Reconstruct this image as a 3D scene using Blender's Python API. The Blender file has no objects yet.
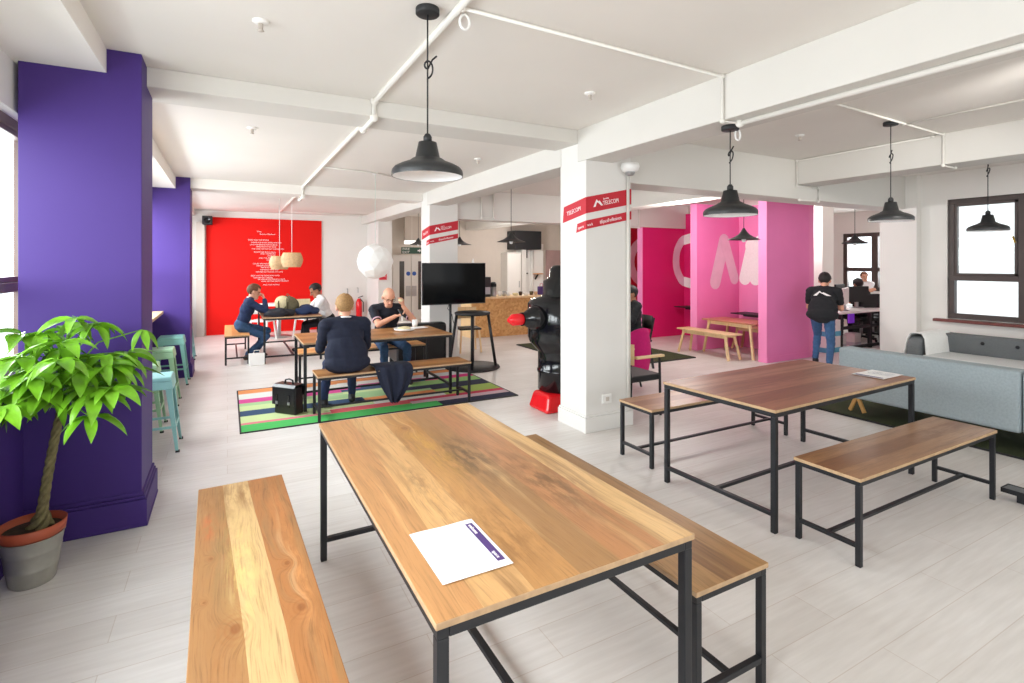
import bpy, bmesh, math, random
import numpy as np
from mathutils import Vector, Matrix, Quaternion
random.seed(7)
PI = math.pi
SC = bpy.context.scene
COL = SC.collection
R = math.radians

# ------------------------------------------------------------------ materials
def s2l(c):
    return tuple(((x/255)/12.92 if x/255 <= .04045 else ((x/255+.055)/1.055)**2.4) for x in c)

def base_mat(name):
    m = bpy.data.materials.new(name); m.use_nodes = True
    nt = m.node_tree; b = nt.nodes['Principled BSDF']
    return m, nt, b

def mat(name, rgb, rough=.5, metal=0, var=.06, scale=6, bump=0, spec=.5, emit=None, sheen=0, detail=3, trans=0):
    """procedural paint / cloth / metal: base colour broken up by a soft noise"""
    m, nt, b = base_mat(name)
    N, L = nt.nodes, nt.links
    c = s2l(rgb)
    tc = N.new('ShaderNodeTexCoord'); nz = N.new('ShaderNodeTexNoise')
    nz.inputs['Scale'].default_value = scale; nz.inputs['Detail'].default_value = detail
    L.new(tc.outputs['Object'], nz.inputs['Vector'])
    rp = N.new('ShaderNodeValToRGB')
    rp.color_ramp.elements[0].position = .3; rp.color_ramp.elements[1].position = .7
    rp.color_ramp.elements[0].color = (*[max(0, x*(1-var)) for x in c], 1)
    rp.color_ramp.elements[1].color = (*[min(1, x*(1+var)) for x in c], 1)
    L.new(nz.outputs['Fac'], rp.inputs['Fac']); L.new(rp.outputs['Color'], b.inputs['Base Color'])
    b.inputs['Roughness'].default_value = rough; b.inputs['Metallic'].default_value = metal
    b.inputs['Specular IOR Level'].default_value = spec
    if sheen: b.inputs['Sheen Weight'].default_value = sheen
    if bump:
        bp = N.new('ShaderNodeBump'); bp.inputs['Strength'].default_value = bump; bp.inputs['Distance'].default_value = .01
        L.new(nz.outputs['Fac'], bp.inputs['Height']); L.new(bp.outputs['Normal'], b.inputs['Normal'])
    if emit:
        b.inputs['Emission Color'].default_value = (*s2l(emit[0]), 1); b.inputs['Emission Strength'].default_value = emit[1]
    if trans:
        tr = N.new('ShaderNodeBsdfTranslucent'); L.new(rp.outputs['Color'], tr.inputs['Color'])
        mx = N.new('ShaderNodeMixShader'); mx.inputs[0].default_value = trans
        L.new(b.outputs[0], mx.inputs[1]); L.new(tr.outputs[0], mx.inputs[2])
        L.new(mx.outputs[0], N['Material Output'].inputs['Surface'])
    return m

def math_node(nt, op, a, b=None, c=None):
    n = nt.nodes.new('ShaderNodeMath'); n.operation = op
    for i, v in enumerate((a, b, c)):
        if v is None: continue
        if isinstance(v, (int, float)): n.inputs[i].default_value = v
        else: nt.links.new(v, n.inputs[i])
    return n.outputs[0]

def mix_col(nt, fac, a, b, mode='MIX'):
    n = nt.nodes.new('ShaderNodeMix'); n.data_type = 'RGBA'; n.blend_type = mode
    for s, v in ((n.inputs[0], fac), (n.inputs[6], a), (n.inputs[7], b)):
        if isinstance(v, (int, float)): s.default_value = v
        elif isinstance(v, tuple): s.default_value = (*v, 1)
        else: nt.links.new(v, s)
    return n.outputs[2]

def wood(name, tones, plank=.15, along='X', seed=0., grain=.5, knots=.8, rough=.35, stretch=1.0, blotch=.5, dark=(95,55,25), offset=0.):
    """mango-wood boards glued side by side: tone per board, flowing grain, knots"""
    m, nt, b = base_mat(name); N, L = nt.nodes, nt.links
    tc = N.new('ShaderNodeTexCoord'); sp = N.new('ShaderNodeSeparateXYZ'); L.new(tc.outputs['Object'], sp.inputs[0])
    a, x, z = (sp.outputs[0], sp.outputs[1], sp.outputs[2]) if along == 'X' else (sp.outputs[1], sp.outputs[0], sp.outputs[2])
    xo = math_node(nt, 'ADD', x, offset)
    pid = math_node(nt, 'FLOOR', math_node(nt, 'DIVIDE', xo, plank))
    wn = N.new('ShaderNodeTexWhiteNoise'); wn.noise_dimensions = '1D'
    L.new(math_node(nt, 'ADD', pid, seed), wn.inputs['W'])
    off = math_node(nt, 'MULTIPLY', wn.outputs['Value'], 31.7)
    # slow bending of the grain
    def vec(ax, aa, zz=0.):
        c = N.new('ShaderNodeCombineXYZ')
        for i, v in enumerate((ax, aa, zz)):
            if isinstance(v, (int, float)): c.inputs[i].default_value = v
            else: L.new(v, c.inputs[i])
        return c.outputs[0]
    al = math_node(nt, 'ADD', math_node(nt, 'MULTIPLY', a, 1.7*stretch), off)
    n1 = N.new('ShaderNodeTexNoise'); n1.inputs['Scale'].default_value = 1.6; n1.inputs['Detail'].default_value = 2
    L.new(vec(math_node(nt, 'MULTIPLY', x, 4.), al, off), n1.inputs['Vector'])
    vo = N.new('ShaderNodeTexVoronoi'); vo.feature = 'F1'; vo.inputs['Scale'].default_value = 1.
    L.new(vec(math_node(nt, 'MULTIPLY', x, 6.2), math_node(nt, 'MULTIPLY', math_node(nt, 'ADD', a, off), 2.6), 0.), vo.inputs['Vector'])
    kd = vo.outputs['Distance']
    kn = math_node(nt, 'MULTIPLY', math_node(nt, 'DIVIDE', 1., math_node(nt, 'ADD', kd, .16)), knots)
    ph = math_node(nt, 'ADD', math_node(nt, 'MULTIPLY', x, 55.), math_node(nt, 'ADD', math_node(nt, 'MULTIPLY', n1.outputs['Fac'], 15.), kn))
    ring = math_node(nt, 'MULTIPLY_ADD', math_node(nt, 'SINE', math_node(nt, 'MULTIPLY', ph, 1.7)), .5, .5)
    # fine fibres
    n2 = N.new('ShaderNodeTexNoise'); n2.inputs['Scale'].default_value = 1.; n2.inputs['Detail'].default_value = 4
    L.new(vec(math_node(nt, 'MULTIPLY', ph, 1.5), math_node(nt, 'MULTIPLY', al, 3.), off), n2.inputs['Vector']); n2.inputs['Detail'].default_value = 7; n2.inputs['Roughness'].default_value = .62
    # big stains
    n3 = N.new('ShaderNodeTexNoise'); n3.inputs['Scale'].default_value = 1.; n3.inputs['Detail'].default_value = 3
    L.new(vec(math_node(nt, 'MULTIPLY', x, 9.), math_node(nt, 'MULTIPLY', al, 1.5), math_node(nt, 'ADD', off, 9.)), n3.inputs['Vector'])
    rp = N.new('ShaderNodeValToRGB'); cr = rp.color_ramp
    while len(cr.elements) < len(tones): cr.elements.new(.5)
    for i, t in enumerate(tones):
        cr.elements[i].position = i/(len(tones)-1); cr.elements[i].color = (*s2l(t), 1)
    tone = math_node(nt, 'ADD', math_node(nt, 'MULTIPLY', wn.outputs['Value'], .72), math_node(nt, 'MULTIPLY', math_node(nt, 'SUBTRACT', n3.outputs['Fac'], .36), .9*blotch))
    L.new(tone, rp.inputs['Fac'])
    d = s2l(dark)
    kw = N.new('ShaderNodeMapRange'); kw.inputs[1].default_value = .12; kw.inputs[2].default_value = .5; kw.inputs[3].default_value = 1.; kw.inputs[4].default_value = .16; L.new(kd, kw.inputs[0])
    fac = math_node(nt, 'MULTIPLY', math_node(nt, 'MULTIPLY', math_node(nt, 'POWER', ring, 3.), kw.outputs[0]), .42*grain)
    c1 = mix_col(nt, fac, rp.outputs['Color'], d)
    f2 = math_node(nt, 'MULTIPLY', math_node(nt, 'SUBTRACT', n2.outputs['Fac'], .42), 1.1*grain)
    cl = nt.nodes.new('ShaderNodeClamp'); L.new(f2, cl.inputs[0])
    c2 = mix_col(nt, cl.outputs[0], c1, d)
    km = N.new('ShaderNodeMapRange'); km.inputs[1].default_value = .05; km.inputs[2].default_value = .2
    km.inputs[3].default_value = .55*min(1, knots); km.inputs[4].default_value = 0; L.new(kd, km.inputs[0])
    c3 = mix_col(nt, km.outputs[0], c2, s2l((150, 84, 36)))
    # glue line between boards
    fr = math_node(nt, 'FRACT', math_node(nt, 'DIVIDE', xo, plank))
    edge = math_node(nt, 'LESS_THAN', math_node(nt, 'ABSOLUTE', math_node(nt, 'SUBTRACT', fr, .5)), .492)
    c4 = mix_col(nt, math_node(nt, 'MULTIPLY', math_node(nt, 'SUBTRACT', 1., edge), .35), c3, d)
    L.new(c4, b.inputs['Base Color']); b.inputs['Roughness'].default_value = rough
    bp = N.new('ShaderNodeBump'); bp.inputs['Strength'].default_value = .12; bp.inputs['Distance'].default_value = .004
    L.new(n2.outputs['Fac'], bp.inputs['Height']); L.new(bp.outputs['Normal'], b.inputs['Normal'])
    return m

def boards_wood(name, W, boards, knots=(), patches=(), streak=(150, 110, 70), light=(240, 212, 160), dark=(92, 58, 32), rough=.36, amt=1., seed=0., slant=.0):
    """solid timber top, length along local X: irregular boards, streaky grain, ringed knots, stained patches"""
    m, nt, b = base_mat(name); N, L = nt.nodes, nt.links
    tc = N.new('ShaderNodeTexCoord'); sp = N.new('ShaderNodeSeparateXYZ'); L.new(tc.outputs['Object'], sp.inputs[0])
    a, x = sp.outputs[0], sp.outputs[1]
    mn = lambda op, p, q=None, r=None: math_node(nt, op, p, q, r)
    def vec(p, q, z=0.):
        c = N.new('ShaderNodeCombineXYZ')
        for i, v in enumerate((p, q, z)):
            if isinstance(v, (int, float)): c.inputs[i].default_value = v
            else: L.new(v, c.inputs[i])
        return c.outputs[0]
    def noise(p, q, z, detail=3, rgh=.5):
        n = N.new('ShaderNodeTexNoise'); n.inputs['Scale'].default_value = 1; n.inputs['Detail'].default_value = detail; n.inputs['Roughness'].default_value = rgh
        L.new(vec(p, q, z), n.inputs['Vector']); return n.outputs['Fac']
    def smooth(v, lo, hi, to=1.):
        r = N.new('ShaderNodeMapRange'); r.interpolation_type = 'SMOOTHSTEP'; L.new(v, r.inputs[0])
        r.inputs[1].default_value = lo; r.inputs[2].default_value = hi; r.inputs[3].default_value = 0; r.inputs[4].default_value = to; return r.outputs[0]
    wob = noise(mn('MULTIPLY', a, 1.3), seed, 3.3)
    xb = mn('ADD', mn('ADD', x, mn('MULTIPLY', mn('SUBTRACT', wob, .5), .022)), mn('MULTIPLY', a, slant))
    pos = mn('ADD', mn('DIVIDE', xb, W), .5)
    rp = N.new('ShaderNodeValToRGB'); cr = rp.color_ramp; cr.interpolation = 'CONSTANT'
    while len(cr.elements) < len(boards): cr.elements.new(.99)
    for i, (p, c) in enumerate(boards): cr.elements[i].position = p
    for i, (p, c) in enumerate(boards): cr.elements[i].color = (*s2l(c), 1)
    L.new(pos, rp.inputs['Fac'])
    rid = N.new('ShaderNodeValToRGB'); ci = rid.color_ramp; ci.interpolation = 'CONSTANT'
    while len(ci.elements) < len(boards): ci.elements.new(.99)
    for i, (p, c) in enumerate(boards): ci.elements[i].position = p; v = (i*.37) % 1; ci.elements[i].color = (v, v, v, 1)
    for i, (p, c) in enumerate(boards): v = (i*.37) % 1; ci.elements[i].color = (v, v, v, 1)
    L.new(pos, rid.inputs['Fac'])
    off = mn('ADD', mn('MULTIPLY', rid.outputs['Color'], 43.), seed)
    # grain bends round the knots
    bend = None; kdark = None; rings = None
    for (ka, kx, kr) in knots:
        d = mn('SQRT', mn('ADD', mn('POWER', mn('MULTIPLY', mn('SUBTRACT', a, ka), .62), 2.), mn('POWER', mn('SUBTRACT', x, kx), 2.)))
        dn = mn('DIVIDE', d, kr)
        g = mn('MULTIPLY', mn('EXPONENT', mn('MULTIPLY', mn('MULTIPLY', dn, dn), -.35)), 1.)
        core = mn('EXPONENT', mn('MULTIPLY', mn('MULTIPLY', dn, dn), -3.5))
        rg = mn('MULTIPLY', mn('MULTIPLY_ADD', mn('SINE', mn('ADD', mn('MULTIPLY', dn, 11.), mn('MULTIPLY', wob, 6.))), .5, .5), g)
        bend = g if bend is None else mn('ADD', bend, g); kdark = core if kdark is None else mn('ADD', kdark, core); rings = rg if rings is None else mn('ADD', rings, rg)
    flow = noise(mn('MULTIPLY', a, 1.6), mn('MULTIPLY', x, 5.), off, 2)
    ph = mn('ADD', x, mn('MULTIPLY', mn('SUBTRACT', flow, .5), .08))
    if bend is not None: ph = mn('ADD', ph, mn('MULTIPLY', bend, .05))
    s1 = noise(mn('MULTIPLY', a, 1.1), mn('MULTIPLY', ph, 20.), off, 5, .6)
    s2 = noise(mn('MULTIPLY', a, .9), mn('MULTIPLY', ph, 15.), mn('ADD', off, 7.), 4, .6)
    s3 = noise(mn('MULTIPLY', a, 5.), mn('MULTIPLY', ph, 150.), off, 6, .65)
    s4 = noise(mn('MULTIPLY', a, 22.), mn('MULTIPLY', ph, 420.), off, 2)
    c = mix_col(nt, smooth(s1, .46, .70, .72*amt), rp.outputs['Color'], s2l(streak))
    c = mix_col(nt, smooth(s2, .54, .78, .36*amt), c, s2l(light))
    for (pa, px, ra, rx, col, st) in patches:
        e = mn('ADD', mn('POWER', mn('DIVIDE', mn('SUBTRACT', a, pa), ra), 2.), mn('POWER', mn('DIVIDE', mn('SUBTRACT', x, px), rx), 2.))
        w_ = mn('MULTIPLY', mn('EXPONENT', mn('MULTIPLY', e, -1.)), smooth(noise(mn('MULTIPLY', a, 7.), mn('MULTIPLY', ph, 26.), 2.+pa, 5, .65), .36, .62))
        c = mix_col(nt, mn('MULTIPLY', w_, st), c, s2l(col))
    c = mix_col(nt, smooth(s3, .47, .78, .52*amt), c, s2l(dark))
    c = mix_col(nt, smooth(s4, .60, .85, .22*amt), c, s2l(dark))
    if rings is not None:
        c = mix_col(nt, mn('MINIMUM', mn('MULTIPLY', mn('POWER', rings, 1.6), .5), .6), c, s2l((146, 84, 38)))
        c = mix_col(nt, mn('MINIMUM', mn('MULTIPLY', kdark, .6), .8), c, s2l((120, 66, 30)))
    L.new(c, b.inputs['Base Color']); b.inputs['Roughness'].default_value = rough; b.inputs['Specular IOR Level'].default_value = .35
    bp = N.new('ShaderNodeBump'); bp.inputs['Strength'].default_value = .1; bp.inputs['Distance'].default_value = .003
    L.new(s3, bp.inputs['Height']); L.new(bp.outputs['Normal'], b.inputs['Normal'])
    return m

def floor_mat():
    m, nt, b = base_mat('pale oak floorboards'); N, L = nt.nodes, nt.links
    tc = N.new('ShaderNodeTexCoord'); mp = N.new('ShaderNodeMapping'); L.new(tc.outputs['Object'], mp.inputs[0])
    br = N.new('ShaderNodeTexBrick'); br.inputs['Scale'].default_value = 1
    br.inputs['Brick Width'].default_value = 1.25; br.inputs['Row Height'].default_value = .205
    br.inputs['Mortar Size'].default_value = .0022; br.inputs['Mortar Smooth'].default_value = .3; br.offset = .37
    br.inputs['Color1'].default_value = (*s2l((232, 229, 226)), 1); br.inputs['Color2'].default_value = (*s2l((225, 221, 217)), 1)
    br.inputs['Mortar'].default_value = (*s2l((212, 203, 195)), 1); br.inputs['Bias'].default_value = -.1
    L.new(mp.outputs[0], br.inputs['Vector'])
    mp2 = N.new('ShaderNodeMapping'); mp2.inputs['Scale'].default_value = (1.5, 16, 1); L.new(tc.outputs['Object'], mp2.inputs[0])
    nz = N.new('ShaderNodeTexNoise'); nz.inputs['Scale'].default_value = 2.2; nz.inputs['Detail'].default_value = 5; L.new(mp2.outputs[0], nz.inputs['Vector'])
    mp3 = N.new('ShaderNodeMapping'); mp3.inputs['Scale'].default_value = (.9, 2.2, 1); L.new(tc.outputs['Object'], mp3.inputs[0])
    n2 = N.new('ShaderNodeTexNoise'); n2.inputs['Scale'].default_value = 1.3; n2.inputs['Detail'].default_value = 3; L.new(mp3.outputs[0], n2.inputs['Vector'])
    rp = N.new('ShaderNodeValToRGB'); rp.color_ramp.elements[0].position = .35; rp.color_ramp.elements[1].position = .7
    rp.color_ramp.elements[0].color = (.86, .845, .83, 1); rp.color_ramp.elements[1].color = (1.03, 1.03, 1.03, 1)
    L.new(nz.outputs['Fac'], rp.inputs['Fac'])
    c = mix_col(nt, .55, br.outputs['Color'], rp.outputs['Color'], 'MULTIPLY')
    r2 = N.new('ShaderNodeValToRGB'); r2.color_ramp.elements[0].position = .3; r2.color_ramp.elements[1].position = .75
    r2.color_ramp.elements[0].color = (.88, .86, .84, 1); r2.color_ramp.elements[1].color = (1.05, 1.05, 1.05, 1)
    L.new(n2.outputs['Fac'], r2.inputs['Fac'])
    c = mix_col(nt, .6, c, r2.outputs['Color'], 'MULTIPLY')
    L.new(c, b.inputs['Base Color'])
    b.inputs['Roughness'].default_value = .42
    bp = N.new('ShaderNodeBump'); bp.inputs['Strength'].default_value = .15; bp.inputs['Distance'].default_value = .003
    L.new(br.outputs['Fac'], bp.inputs['Height']); bp.invert = True
    L.new(bp.outputs['Normal'], b.inputs['Normal'])
    return m

def glass_mat(name='window glass'):
    m, nt, b = base_mat(name); N, L = nt.nodes, nt.links
    t = N.new('ShaderNodeBsdfTransparent'); t.inputs[0].default_value = (.96, .98, .98, 1)
    g = N.new('ShaderNodeBsdfGlossy'); g.inputs['Roughness'].default_value = .02
    mx = N.new('ShaderNodeMixShader'); mx.inputs[0].default_value = .05
    L.new(t.outputs[0], mx.inputs[1]); L.new(g.outputs[0], mx.inputs[2]); L.new(mx.outputs[0], N['Material Output'].inputs['Surface'])
    return m

def osb_mat():
    m, nt, b = base_mat('oriented strand board'); N, L = nt.nodes, nt.links
    tc = N.new('ShaderNodeTexCoord'); vo = N.new('ShaderNodeTexVoronoi'); vo.inputs['Scale'].default_value = 22
    L.new(tc.outputs['Object'], vo.inputs['Vector'])
    rp = N.new('ShaderNodeValToRGB'); rp.color_ramp.elements[0].color = (*s2l((182, 128, 70)), 1); rp.color_ramp.elements[1].color = (*s2l((222, 176, 116)), 1)
    L.new(vo.outputs['Color'], rp.inputs['Fac']); L.new(rp.outputs['Color'], b.inputs['Base Color']); b.inputs['Roughness'].default_value = .6
    return m

def turf_mat():
    return mat('artificial turf', (52, 62, 30), .95, var=.45, scale=90, bump=.8)

M = {}
def setup_mats():
    M['white'] = mat('white wall paint', (236, 233, 228), .7, var=.015, scale=2)
    M['colwhite'] = mat('column paint', (226, 224, 220), .7, var=.015, scale=2)
    M['ceil'] = mat('ceiling paint', (232, 228, 222), .8, var=.015, scale=1.5)
    M['beam'] = mat('beam paint', (214, 211, 205), .7, var=.015, scale=2)
    M['purple'] = mat('purple wall paint', (66, 43, 118), .55, var=.03, scale=2, spec=.3)
    M['red'] = mat('red wall paint', (230, 26, 20), .75, var=.03, scale=1.5, spec=.2)
    M['pink'] = mat('hot pink paint', (220, 24, 112), .6, var=.03, scale=2)
    M['pink2'] = mat('rose pink paint', (238, 128, 188), .6, var=.03, scale=2)
    M['pink3'] = mat('pale pink paint', (240, 138, 190), .6, var=.03, scale=2)
    M['darkred'] = mat('crimson paint', (190, 10, 50), .6, var=.03)
    M['floor'] = floor_mat()
    M['frame'] = mat('black powder-coated steel', (30, 31, 35), .45, .2, var=.08)
    M['winframe2'] = mat('light brown window frame', (128, 106, 96), .45, var=.06)
    M['winframe'] = mat('brown window frame', (74, 60, 56), .45, var=.06)
    M['sillred'] = mat('red brown sill', (120, 62, 56), .5)
    M['glass'] = glass_mat()
    lt = [(196, 138, 84), (226, 176, 120), (240, 206, 158), (214, 160, 104), (238, 198, 146)]
    M['top_front'] = boards_wood('front table mango wood', .92, [(0, (214, 174, 120)), (.13, (180, 126, 82)), (.33, (164, 122, 78)), (.49, (188, 138, 84)), (.66, (210, 164, 110)), (.83, (194, 142, 92))],
        [(.62, .06, .03)], [(.1, -.06, .3, .13, (92, 70, 46), .95), (.62, .02, .28, .1, (160, 108, 46), .8), (-.35, -.25, .35, .1, (112, 80, 48), .85), (-.62, .12, .25, .12, (128, 84, 42), .7), (.55, -.2, .4, .06, (176, 120, 82), .7), (-.1, .22, .2, .05, (108, 72, 40), .7), (.35, .12, .2, .04, (120, 82, 44), .7), (.25, .05, .35, .07, (216, 164, 74), .6), (.5, .3, .3, .08, (190, 134, 90), .5), (-.3, .2, .3, .1, (236, 184, 118), .5)],
        (158, 118, 76), (242, 206, 146), (104, 68, 38), .34, 1., 3.2, .02)
    M['top_bench1'] = boards_wood('pale bench mango wood', .40, [(0, (168, 112, 64)), (.36, (198, 164, 114)), (.66, (160, 116, 72))],
        [(-.39, -.13, .028), (-.08, -.12, .02), (-.4, .07, .034), (.1, .14, .012), (-.2, .16, .01)],
        [(.2, .1, .5, .05, (138, 108, 68), .85), (.4, .15, .14, .025, (186, 98, 52), .9), (.7, .0, .16, .22, (132, 92, 50), .7), (-.55, .1, .25, .05, (150, 100, 56), .7), (.45, -.14, .3, .05, (196, 128, 74), .5), (-.2, -.15, .4, .03, (222, 156, 96), .5), (.0, .03, .4, .05, (240, 214, 130), .4)],
        (150, 112, 72), (232, 206, 158), (104, 64, 34), .52, 1.2, 14.4, -.028)
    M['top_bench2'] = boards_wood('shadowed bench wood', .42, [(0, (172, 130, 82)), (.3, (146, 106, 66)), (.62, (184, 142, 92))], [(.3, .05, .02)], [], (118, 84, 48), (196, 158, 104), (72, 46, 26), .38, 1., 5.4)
    M['top_mid'] = boards_wood('red brown table wood', .92, [(0, (150, 100, 70)), (.16, (126, 80, 54)), (.34, (158, 110, 80)), (.5, (136, 90, 62)), (.68, (162, 118, 88)), (.84, (142, 92, 62))], [(.3, .1, .02)], [(-.3, .1, .4, .2, (112, 70, 50), .5)], (108, 70, 48), (170, 132, 102), (62, 38, 26), .42, 1., 8.1)
    M['top_bench3'] = boards_wood('brown bench wood', .40, [(0, (160, 116, 78)), (.34, (136, 92, 60)), (.66, (166, 124, 88))], [], [(-.5, 0, .4, .2, (120, 74, 44), .5), (.5, 0, .4, .3, (178, 142, 110), .5)], (118, 78, 50), (184, 146, 108), (66, 42, 26), .32, 1., 2.7)
    M['top_far'] = boards_wood('amber table wood', .93, [(0, (172, 120, 68)), (.2, (150, 100, 54)), (.4, (184, 132, 80)), (.6, (160, 108, 60)), (.8, (186, 134, 82))], [], [], (132, 86, 46), (198, 150, 94), (80, 50, 26), .36, .9, 6.3)
    M['top_orange'] = boards_wood('orange bench wood', .4, [(0, (214, 152, 92)), (.35, (202, 138, 80)), (.68, (222, 166, 108))], [], [], (190, 126, 72), (232, 182, 124), (130, 82, 44), .45, .8, 4.3)
    M['paleply'] = wood('pale plywood', [(222, 186, 134), (232, 200, 150), (238, 208, 162), (226, 190, 140)], .4, 'Y', 1.3, .25, .2, .5)
    M['pinkwood'] = wood('booth table wood', [(176, 112, 88), (190, 126, 98), (200, 138, 106), (182, 118, 92)], .2, 'Y', 1.9, .3, .3, .4)
    M['edge'] = mat('pale board edge', (184, 152, 116), .6, var=.12, scale=40)
    M['paper'] = mat('white paper', (246, 245, 244), .7, var=.01)
    M['inkgrey'] = mat('grey print', (206, 208, 214), .8)
    M['inkpurple'] = mat('purple print', (84, 58, 120), .7, var=.06)
    M['black'] = mat('matt black', (26, 27, 30), .55, var=.1)
    M['lampblack'] = mat('dark lamp enamel', (44, 45, 46), .42, .1, var=.08)
    M['lampwhite'] = mat('white lamp enamel', (240, 240, 240), .5, var=.01)
    M['gloss'] = mat('gloss black lacquer', (18, 19, 22), .12, var=.1)
    M['glossred'] = mat('gloss red lacquer', (226, 26, 34), .2, var=.06)
    M['screen'] = mat('television screen', (8, 9, 11), .08, var=.1, spec=.12)
    M['mint'] = mat('mint enamel', (134, 196, 186), .4, var=.04)
    M['mintgreen'] = mat('pale green enamel', (160, 204, 164), .4, var=.04)
    M['mintblue'] = mat('pale aqua enamel', (150, 206, 204), .4, var=.04)
    M['galv'] = mat('galvanised steel', (168, 168, 160), .42, .55, var=.14, scale=9)
    M['terra'] = mat('terracotta plastic', (172, 82, 52), .5, var=.06)
    M['soil'] = mat('potting soil', (66, 52, 38), .95, var=.4, scale=40, bump=1)
    M['trunk'] = mat('braided trunk bark', (112, 104, 70), .85, var=.3, scale=30, bump=.8)
    M['leaf'] = mat('glossy green leaf', (112, 168, 38), .3, var=.42, scale=9, trans=.16)
    M['greyfab'] = mat('light grey wool', (158, 170, 175), .9, var=.07, scale=60, bump=.15)
    M['greyfab2'] = mat('mid grey wool', (106, 110, 112), .9, var=.07, scale=60, bump=.15)
    M['seatfab'] = mat('lit seat wool', (214, 216, 216), .9, var=.05, scale=60)  # near-white colour stands in for strong light on the grey sofa seats
    M['throw'] = mat('white throw', (244, 243, 240), .9, var=.03, scale=30, bump=.3)
    M['oak'] = mat('oak leg', (214, 164, 96), .5, var=.1, scale=20)
    M['turf'] = turf_mat()
    M['osb'] = osb_mat()
    M['bandred'] = mat('red vinyl', (196, 30, 48), .6, var=.03)
    M['letter'] = mat('white lettering', (245, 240, 240), .7, var=.01)
    M['letterpink'] = mat('painted letter white', (232, 196, 214), .7, var=.05)
    M['pipe'] = mat('white conduit', (232, 229, 222), .5, var=.02)
    M['plastic'] = mat('white plastic', (242, 241, 238), .4, var=.01)
    M['paperlamp'] = mat('white paper shade', (246, 246, 244), .8, var=.02, trans=.35)
    M['slat'] = mat('birch veneer shade', (236, 206, 160), .6, var=.12, scale=30, trans=.35)
    M['navy'] = mat('navy wool', (22, 28, 48), .9, var=.12, scale=30, bump=.25)
    M['navysweater'] = mat('navy knit', (34, 48, 82), .95, var=.1, scale=40, bump=.25)
    M['denim'] = mat('blue denim', (50, 80, 116), .9, var=.14, scale=40, bump=.2)
    M['jeans2'] = mat('bright denim', (60, 96, 138), .9, var=.16, scale=30)
    M['darkpants'] = mat('dark trousers', (30, 30, 38), .9, var=.1)
    M['whiteshirt'] = mat('white cotton', (238, 238, 240), .85, var=.03, scale=20, bump=.3)
    M['polo'] = mat('dark navy polo', (26, 30, 42), .9, var=.1, scale=40)
    M['tee'] = mat('black cotton', (30, 31, 35), .9, var=.1, scale=30)
    M['skin'] = mat('fair skin', (222, 164, 136), .55, var=.05, scale=20)
    M['skin2'] = mat('light brown skin', (172, 118, 90), .55, var=.05, scale=20)
    M['brownshoe'] = mat('brown leather', (74, 50, 38), .4, var=.1)
    M['blond'] = mat('fair hair', (156, 120, 76), .75, var=.25, scale=60, bump=.5)
    M['brownhair'] = mat('brown hair', (104, 66, 42), .7, var=.25, scale=60, bump=.5)
    M['blackhair'] = mat('black hair', (26, 22, 22), .6, var=.25, scale=60, bump=.5)
    M['eye'] = mat('dark eye', (30, 24, 24), .2)
    M['lip'] = mat('lip', (178, 98, 88), .5)
    M['leather'] = mat('black leather', (24, 24, 27), .3, var=.15, scale=18, bump=.2)
    M['canvas'] = mat('olive canvas', (104, 96, 72), .9, var=.15, scale=40)
    M['cream'] = mat('cream canvas', (222, 208, 166), .85, var=.08, scale=30)
    M['steel'] = mat('brushed steel', (176, 178, 180), .3, .8, var=.06)
    M['magenta'] = mat('magenta wool', (206, 16, 116), .85, var=.06, scale=40)
    M['doorwhite'] = mat('door paint', (222, 218, 212), .5, var=.015)
    M['darkglass'] = mat('dark vision panel', (74, 70, 66), .15, var=.08)
    M['signblue'] = mat('blue sign', (46, 88, 168), .5)
    M['signgreen'] = mat('dark green sign', (20, 70, 50), .5)
    M['signred'] = mat('red sign', (208, 36, 56), .5)
    M['beige'] = mat('beige plaster', (206, 196, 186), .8, var=.02)
    M['facade'] = mat('pale facade', (235, 236, 236), .9, var=.03)
    M['facadeglass'] = mat('facade glass', (190, 206, 216), .3, var=.06)
    M['brass'] = mat('brass', (196, 160, 70), .35, .7)
    M['cyan'] = mat('cyan carton', (92, 176, 206), .6, var=.08)
    M['violet'] = mat('violet glow panel', (132, 60, 206), .5, emit=((150, 60, 230), .4))
    M['tube'] = mat('lit tube', (255, 255, 255), .5, emit=((255, 252, 245), 2.5))
    M['wire'] = mat('thin black cable', (30, 30, 32), .6)
    M['flesh'] = M['skin']

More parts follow.
